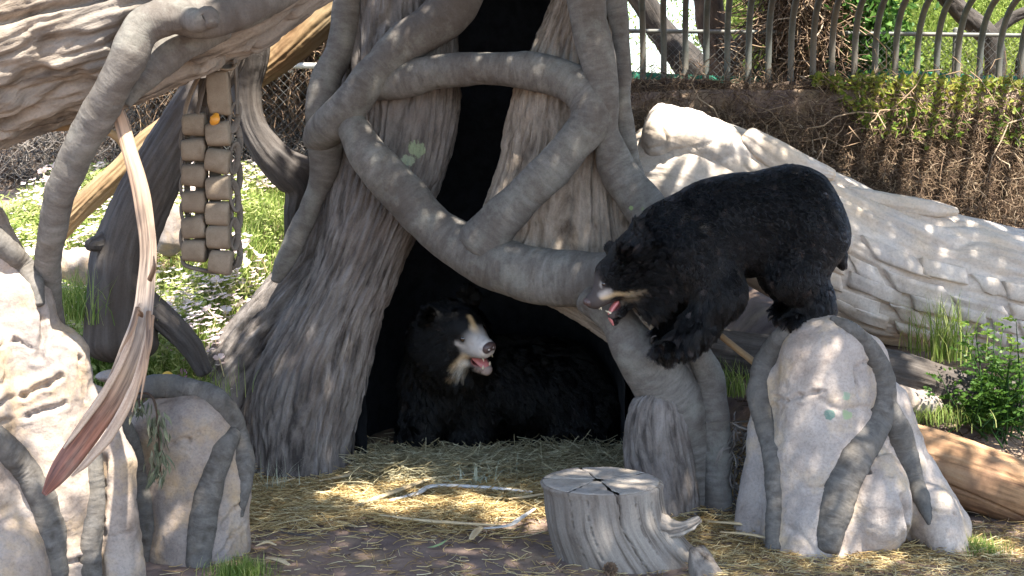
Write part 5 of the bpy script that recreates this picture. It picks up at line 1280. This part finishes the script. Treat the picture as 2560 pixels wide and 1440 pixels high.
for sg in range(4):
    a = rng.uniform(0, 6.3, n) if sg == 0 else a + np.pi/2
    d = np.stack([np.cos(a), np.sin(a)*.8, .45 + .25*np.sin(a + 2)], -1); e = np.stack([-np.sin(a), np.cos(a), 0*a], -1); R_ = rng.uniform(.018, .036, n)[:, None]
    b = len(Vq)*n*4
    Vq.append(np.stack([pc_, pc_ + d*R_*.7 + e*R_*.5, pc_ + d*R_, pc_ + d*R_*.7 - e*R_*.5], 1)); fq.append(b + np.arange(n)[:, None]*4 + [0, 1, 2, 3])
o = add('blossom_carpet', mesh_from('blossom_carpet', np.concatenate([v.reshape(-1, 3) for v in Vq]), fq, False, {'along': np.tile([0, .7, 1, .7], n*4)}), MT['petal']); tag(o, 'countless pale blossoms thick on the sunny grass bank', 'flowers', kind='stuff')
bm2 = blossom_mesh(.027); bm2.materials.append(MT['petal_pink'])
for (px, py, Yf), lab in zip(((394, 855, 8.9), (440, 834, 9.0), (443, 858, 8.95), (403, 888, 8.8), (488, 857, 9.0), (455, 934, 8.5), (470, 890, 8.8)), ('largest pink blossom beside the bark strip', 'small pink blossom topmost above the squat boulder', 'pale pink blossom just under the topmost one', 'faded pink blossom low beside the bark strip', 'pink blossom nearest the dark root', 'bright pink cup blossom just above the root cap of the squat boulder', 'dim pink blossom between dark root and boulder')):
    o = bpy.data.objects.new('pink_flower', bm2); COL.objects.link(o); o.location = tuple(P(px, py, Yf)); o.rotation_euler = (1.1 + rng.normal()*.2, rng.normal()*.3, rng.uniform(0, 6)); o.scale = (1.15 if 'largest' in lab or 'bright' in lab else .8,)*3
    tag(o, lab, 'flower')
for nm, lab, c, r in (('stone', 'sun bleached white stone in the grass beside the dark leaning trunk', P(195, 665, 9.6), (.17, .14, .13)), ('stone', 'tan upright stone in the grass behind the hose feeder', P(425, 575, 10.3), (.12, .1, .2)), ('stone', 'flat tan stone peeping over the squat boulder beside the bark strip', P(285, 940, 7.9), (.11, .1, .035))):
    c = np.array(c); r = np.array(r); V, q = surfnets(ell(c, r), c - r*1.3, c + r*1.3, r.min()/5); N = vnormals(V, q)
    tag(add(nm, mesh_from(nm, V + N*(.18*r.min()*fbm(V*9, 2))[:, None]*2, [q]), MT['rock']), lab, 'stone')
Vb, tb = sweep(ppath([(402, 945, 7.75, 10), (418, 936, 7.75, 16), (432, 944, 7.75, 10)]), 20, .006, .5, (0, 0, 1), .01 and None, .5)
o = gobj('fallen_leaf', Vb, tb, plain('yellow_leaf_dry', (.6, .36, .05), .5, .3, .3, 60)); tag(o, 'curled yellow leaf lying on the root cap of the squat boulder', 'leaf')
# dry leaf spray hanging on the squat boulder
sy = base_thing('leaf_spray', 'drooping spray of dried grey green leaves hanging on the squat boulder', 'leaf spray', 395, 1240, 6.9)
Vb, tb = sweep(ppath([(330, 985, 6.95, 3), (372, 985, 6.9, 3.5), (390, 1020, 6.85, 3), (398, 1110, 6.85, 2.5), (402, 1190, 6.85, 2)]), 8, .01); gobj('stem', Vb, tb, MT['vine'], sy)
MT['dry_leaf'] = leaf_mat('dry_gum_leaf', [(0, (.07, .085, .05)), (.6, (.15, .165, .10)), (1, (.26, .25, .17))], .15, .6)
n = 110
t = rng.random(n); c = np.stack([P(390 + rng.normal()*13 + 8*k, 1000 + 190*k, 6.85 + rng.normal()*.03) for k in t]); 
o = leaves('leaf_cluster', c, np.stack([rng.normal(size=n)*.35, rng.normal(size=n)*.3, -1 + 0*t], -1), rng.uniform(.05, .10, n), rng.uniform(.012, .02, n), MT['dry_leaf'], sy, parts=300)
n = 22
c = np.stack([P(345 + rng.normal()*8, 990 + 50*rng.random(), 6.88 + rng.normal()*.02) for k in range(n)]); leaves('leaf_cluster', c, np.stack([rng.normal(size=n)*.4, rng.normal(size=n)*.3, -1 + np.zeros(n)], -1), .06, .015, MT['dry_leaf'], sy, parts=300)

# ------------------------------------------------------------------ straw and litter on the floor
def straws(n, fx, fy, L, r, mat, nm, lab, zup=.03, flatness=.12, f=None):
    x, y = fx(n), fy(n)
    if f is not None: k = f(x, y); x, y = x[k], y[k]; n = len(x)
    p = np.stack([x, y, gzn(x, y) + rng.random(n)*zup + .004], -1); a = rng.uniform(0, 2*np.pi, n)
    d = np.stack([np.cos(a), np.sin(a), rng.normal(size=n)*flatness], -1); ln = rng.uniform(*L, n)[:, None]
    bd = rng.normal(size=(n, 3))*.12
    K = 4; C = np.stack([p + d*ln*(t - .5) + bd*ln*(t - .5)**2*2 for t in np.linspace(0, 1, K)], 1)
    C[:, :, 2] = np.maximum(C[:, :, 2], gzn(C[:, :, 0], C[:, :, 1]) + .003)
    o = strands(nm, C, rng.uniform(*r, n), mat, None, 3); return tag(o, lab, 'straw', kind='stuff')
U = lambda a, b: (lambda n: rng.uniform(a, b, n))
Nn = lambda m, s_: (lambda n: rng.normal(m, s_, n))
path_f = lambda x, y: (perlin(np.stack([x*1.5, y*1.5, 0*x + 3], -1)) > -.2 - 1.2*sstep(7.7, 8.4, y)) & (y > 7.35 + .25*perlin(np.stack([x*2, 0*x, 0*x], -1)))
straws(15000, U(-1.75, 1.5), Nn(8.35, .42), (.06, .26), (.0012, .0028), MT['straw'], 'straw', 'loose golden straw spread in front of the hollow tree', .05, .10, path_f)
straws(6500, U(-1.0, .95), Nn(8.95, .2), (.08, .28), (.0012, .003), MT['straw_green'], 'hay', 'greenish hay bedding in the mouth of the hollow tree', .13, .28)
straws(1500, U(-1.7, 2.6), U(6.5, 8.0), (.03, .14), (.001, .0028), MT['straw'], 'straw', 'scattered straw bits on the bare dirt in front', .01, .04)
straws(2500, U(.9, 2.9), Nn(7.15, .3), (.05, .2), (.001, .0028), MT['straw'], 'straw', 'straw strewn round the foot of the tall boulder', .03, .08)
straws(1500, U(1.2, 4), Nn(8.6, .5), (.05, .3), (.0015, .004), MT['vine'], 'straw', 'brown stalks on the soil bank behind the tall boulder', .04, .15)
n = 600
pq = scatter(n, -1.7, 2.6, 6.6, 8.8); o = leaves('leaf_litter', pq + (0, 0, .006), rng.normal(size=(n, 3))*(1, 1, .1), rng.uniform(.02, .05, n), rng.uniform(.008, .02, n), MT['vine'], simple=True); tag(o, 'small brown leaf scraps on the dirt floor', 'litter', kind='stuff')
n = 2600
pq = scatter(n, -1.7, 2.9, 6.5, 8.4); V_, q_2 = [], []
b = np.array([[1,1,1],[-1,-1,1],[-1,1,-1],[1,-1,-1]])*.6
Vg = (pq[:, None] + b[None]*rng.uniform(.003, .009, (n, 1, 1))*rng.uniform(.6, 1.3, (n, 4, 1))).reshape(-1, 3); ix = np.arange(n)[:, None]*4
o = add('pebbles', mesh_from('pebbles', Vg, [np.vstack([ix + f_ for f_ in ([0,1,2],[0,3,1],[0,2,3],[1,3,2])])], False), MT['dirt']); tag(o, 'crumbs of earth and grit on the dirt floor', 'grit', kind='stuff')
# long stalks one can pick out
MT['stalk'] = rough_mat('dry_stalk', [(.3, (.34, .24, .13)), (.5, (.52, .41, .25)), (.7, (.64, .55, .38))], None, 'tc', (1, 1, .08), 40, 120, .3, .004, .6, speck=.2)
MT['stalk_white'] = rough_mat('white_stalk', [(.3, (.45, .42, .38)), (.5, (.62, .60, .56)), (.7, (.72, .70, .66))], None, 'tc', (1, 1, .08), 40, 120, .3, .004, .6, speck=.2)
def stalk(lab, pts, r, mat='stalk', flat=.5, cat='stalk'):
    rows = []
    for i, (px, py, lift) in enumerate(pts):
        p = on_ground(px, py); d = unit(ray(px, py)); p = p - d*lift*2 + (0, 0, .05)
        rows.append((*p, 1.45*r*p[1]/F*(.55 if i in (0, len(pts)-1) else 1)))
    Vb, tb = sweep(rows, 12, .012, flat, (0, 0, 1), lambda tc, V: .0012*perlin(V*60), .3); return tag(gobj('dry_stalk', Vb, tb, MT[mat]), lab, cat)
stalk('arched tan stalk at the left of the straw bed', [(800, 1222, 0), (880, 1205, .02), (950, 1187, .05), (1010, 1180, .05), (1058, 1192, .01)], 6)
stalk('straight pale cane slanting down left through the straw', [(890, 1285, 0), (985, 1250, .02), (1100, 1208, .03)], 6.5)
stalk('bent white stalk with an elbow in the middle of the straw', [(975, 1272, 0), (1040, 1255, .02), (1085, 1235, .03), (1200, 1238, .02), (1330, 1250, 0)], 6, 'stalk_white')
stalk('long thin stalk lying along the front edge of the straw', [(948, 1308, 0), (1050, 1322, .01), (1150, 1330, .01), (1255, 1336, 0)], 5)
stalk('flat white blade rising to the right near the stump', [(1190, 1345, 0), (1270, 1336, .01), (1300, 1318, .03), (1337, 1293, .07)], 6, 'stalk_white', .25)
stalk('frayed yellow husk at the foot of the white blade', [(1178, 1370, 0), (1192, 1350, .02), (1205, 1340, .03)], 8, 'stalk', .3)
stalk('short stalk running behind the left edge of the stump', [(1270, 1268, 0), (1320, 1262, .01), (1360, 1255, .01)], 5, 'stalk')
stalk('tan stalk crossing in front of the tree left foot', [(630, 1235, 0), (700, 1225, .02), (738, 1215, .04)], 3)
stalk('thin tan stalk across the top of the straw bed', [(1060, 1215, .02), (1150, 1208, .03), (1258, 1195, .05)], 4)
stalk('curled pink brown husk on the dirt at the bottom edge', [(668, 1418, 0), (700, 1424, .01), (722, 1436, .0)], 7, 'stalk', .4)
stalk('broken tan twig on the dirt near the squat boulder', [(640, 1388, 0), (668, 1378, .01), (690, 1386, 0)], 4)
stalk('pale straw stalk right of the stump by the tree foot', [(1770, 1325, .01), (1850, 1332, .02), (1960, 1345, 0)], 5)
stalk('light tan stalk beside the boulder base', [(1800, 1352, 0), (1880, 1360, .01), (1985, 1382, 0)], 4.5)
stalk('dark twig lying on the bare dirt', [(695, 1352, 0), (740, 1358, .01), (792, 1362, 0)], 3, 'grey_wood')
p = on_ground(1095, 1378)
o = leaves('gum_leaf', np.array([p - (.06, 0, -.02)]), np.array([[1, .1, .25]]), .12, .03, leaf_mat('gum_leaf_green', [(0, (.20, .28, .13)), (1, (.22, .30, .15))], .2)); tag(o, 'single green gum leaf lying on the dirt', 'leaf')
# pale dry tussock in the straw
def tuft(name, lab, cat, px, py, n, h, w, mat, lean=.9, Yt=None, sp=.06):
    p0 = on_ground(px, py) if Yt is None else P(px, py, Yt)
    t = thing(name, lab, cat, tuple(p0)); pp = p0 + rng.normal(size=(n, 3))*(sp, sp, .004)
    grass('blade', pp, h*rng.uniform(.5, 1.2, n), w, mat, t, lean)['kind'] = 'stuff'
    return t
MT['pale_leaf'] = leaf_mat('pale_dry_blade', [(0, (.34, .36, .25)), (1, (.55, .57, .44))], .2)
tuft('dry_tussock', 'pale grey green dry tuft flattened in the straw', 'tuft', 1190, 1228, 70, .17, .006, MT['pale_leaf'], 1.6)
tuft('dry_tussock', 'greenish dry tuft with a long blade against the dark opening', 'tuft', 1290, 1195, 26, .17, .005, MT['pale_leaf'], 1.2)
tuft('grass_tuft', 'bright green grass clump at the foot of the squat boulder', 'grass clump', 600, 1440, 650, .09, .0022, MT['grass'], .7, 6.75, .07)
tuft('grass_tuft', 'short green grass clump beside the orange log', 'grass clump', 2445, 1378, 420, .08, .0022, MT['grass'], .7, None, .06)
tuft('grass_tuft', 'tall blue green grass tuft in front of the carved log', 'grass clump', 2365, 900, 150, .42, .0035, MT['grass'], .55, 9.05, .07)
tuft('grass_tuft', 'wispy grass blades by the upper end of the driftwood log', 'grass clump', 2300, 880, 40, .34, .003, MT['grass'], .8, 9.2, .06)
tuft('grass_tuft', 'small green tuft between bear and tall boulder', 'grass clump', 1840, 990, 90, .24, .003, MT['grass'], .8, 8.5, .05)
tuft('grass_tuft', 'low grass clump under the driftwood log', 'grass clump', 2320, 1050, 260, .12, .003, MT['grass'], .8, 8.5, .14)
tuft('dry_grass_tuft', 'thin grey dead stems at the left foot of the hollow tree', 'tuft', 690, 1235, 40, .24, .0018, MT['pale_leaf'], .8)
tuft('grass_tuft', 'pale grass stems poking up behind the squat boulder', 'grass clump', 560, 985, 22, .22, .002, MT['grass'], .5, 8.3, .07)
tuft('grass_tuft', 'dark green grass clump in the shade of the leaning trunk', 'grass clump', 210, 790, 700, .30, .003, MT['grass'], .8, 8.5, .17)
# dead leaves caught between tree foot and boulder
n = 160
c = np.stack([P(1850 + rng.normal()*20, 1050 + 240*rng.random(), 7.9 + rng.normal()*.05) for k in range(n)])
o = leaves('dead_leaf_heap', c, rng.normal(size=(n, 3)) + (0, 0, -.8), rng.uniform(.06, .14, n), rng.uniform(.01, .025, n), MT['vine_grey']); tag(o, 'grey dead leaves jammed between tree foot and tall boulder', 'leaves', kind='stuff')
# leafy shrub at the right edge
sh = base_thing('shrub', 'leafy rue like shrub with yellow green tips at the right edge', 'shrub', 2490, 1120, 8.5)
cs, ds, rn = [], [], []
for i in range(34):
    bx_, by_ = 2490 + rng.normal()*42, 1080 + rng.normal()*20; tx, ty = 2490 + rng.normal()*75, rng.uniform(800, 1020)
    y0, y1 = 8.55 + rng.normal()*.06, 8.5 + rng.normal()*.14
    a, b = P(bx_, by_, y0), P(tx, ty, y1); m = (a + b)/2 + rng.normal(size=3)*.03
    Vb, tb = sweep([(*a, .006), (*m, .005), (*b, .002)], 8, .04); gobj('stem', Vb, tb, MT['green_leaf'], sh)
    for t in np.linspace(.25, 1, 11):
        q0 = a*(1-t)**2 + 2*m*t*(1-t)*1.0 + b*t*t; ang = rng.uniform(0, 6.3); dr = np.array([math.cos(ang), math.sin(ang)*.8, .25]); 
        L = rng.uniform(.06, .13)
        for u in np.linspace(.3, 1, 4):
            for sg in (-1, 1):
                cs.append(q0 + dr*L*u); ds.append(dr*.5 + np.array([-dr[1], dr[0], .1])*sg); rn.append(np.clip(.15 + .55*(q0[2] - 1.0)/.5 + rng.normal()*.15, 0, 1))
        cs.append(q0 + dr*L); ds.append(dr); rn.append(rn[-1])
leaves('leaf_spray', np.array(cs), np.array(ds), rng.uniform(.022, .040, len(cs)), .022, MT['yellow_leaf'], sh, np.array(rn), True, parts=300)['kind'] = 'stuff'
for i, (px, py, Yy) in enumerate(((2300, 1010, 8.7), (2250, 1000, 8.65))):
    c = P(px, py, Yy); r = np.array([.14, .12, .09]); V, q = surfnets(ell(c, r), c - r*1.3, c + r*1.3, .02); N = vnormals(V, q)
    tag(add('stone', mesh_from('stone', V + N*(.02*fbm(V*9, 2))[:, None], [q]), MT['rock']), ('tan stone under the driftwood log right of the tall boulder', 'half hidden tan stone touching the tall boulder behind')[i], 'stone')
# pine cone at the stump foot
pc = base_thing('pine_cone', 'brown pine cone lying at the front foot of the stump', 'pine cone', 1525, 1432, 6.78)
c0 = P(1525, 1424, 6.78); Vb, tb = sphere_grid(c0, (.03, .024, .024)); gobj('core', Vb, tb, MT['vine'], pc)
for i in range(46):
    z = -1 + 2*(i + .5)/46; a = i*2.4; rr = math.sqrt(1 - z*z); d = np.array([z, rr*math.cos(a), rr*math.sin(a)])
    V_, tri_, quad_ = leaf_arrays(np.array([c0 + d*.018]), np.array([d + (.5, 0, 0)]), .026, .022)
    add('scale', mesh_from('scale', V_, [tri_, quad_], False, {'rnd': np.full(8, .5)}), MT['vine'], pc)
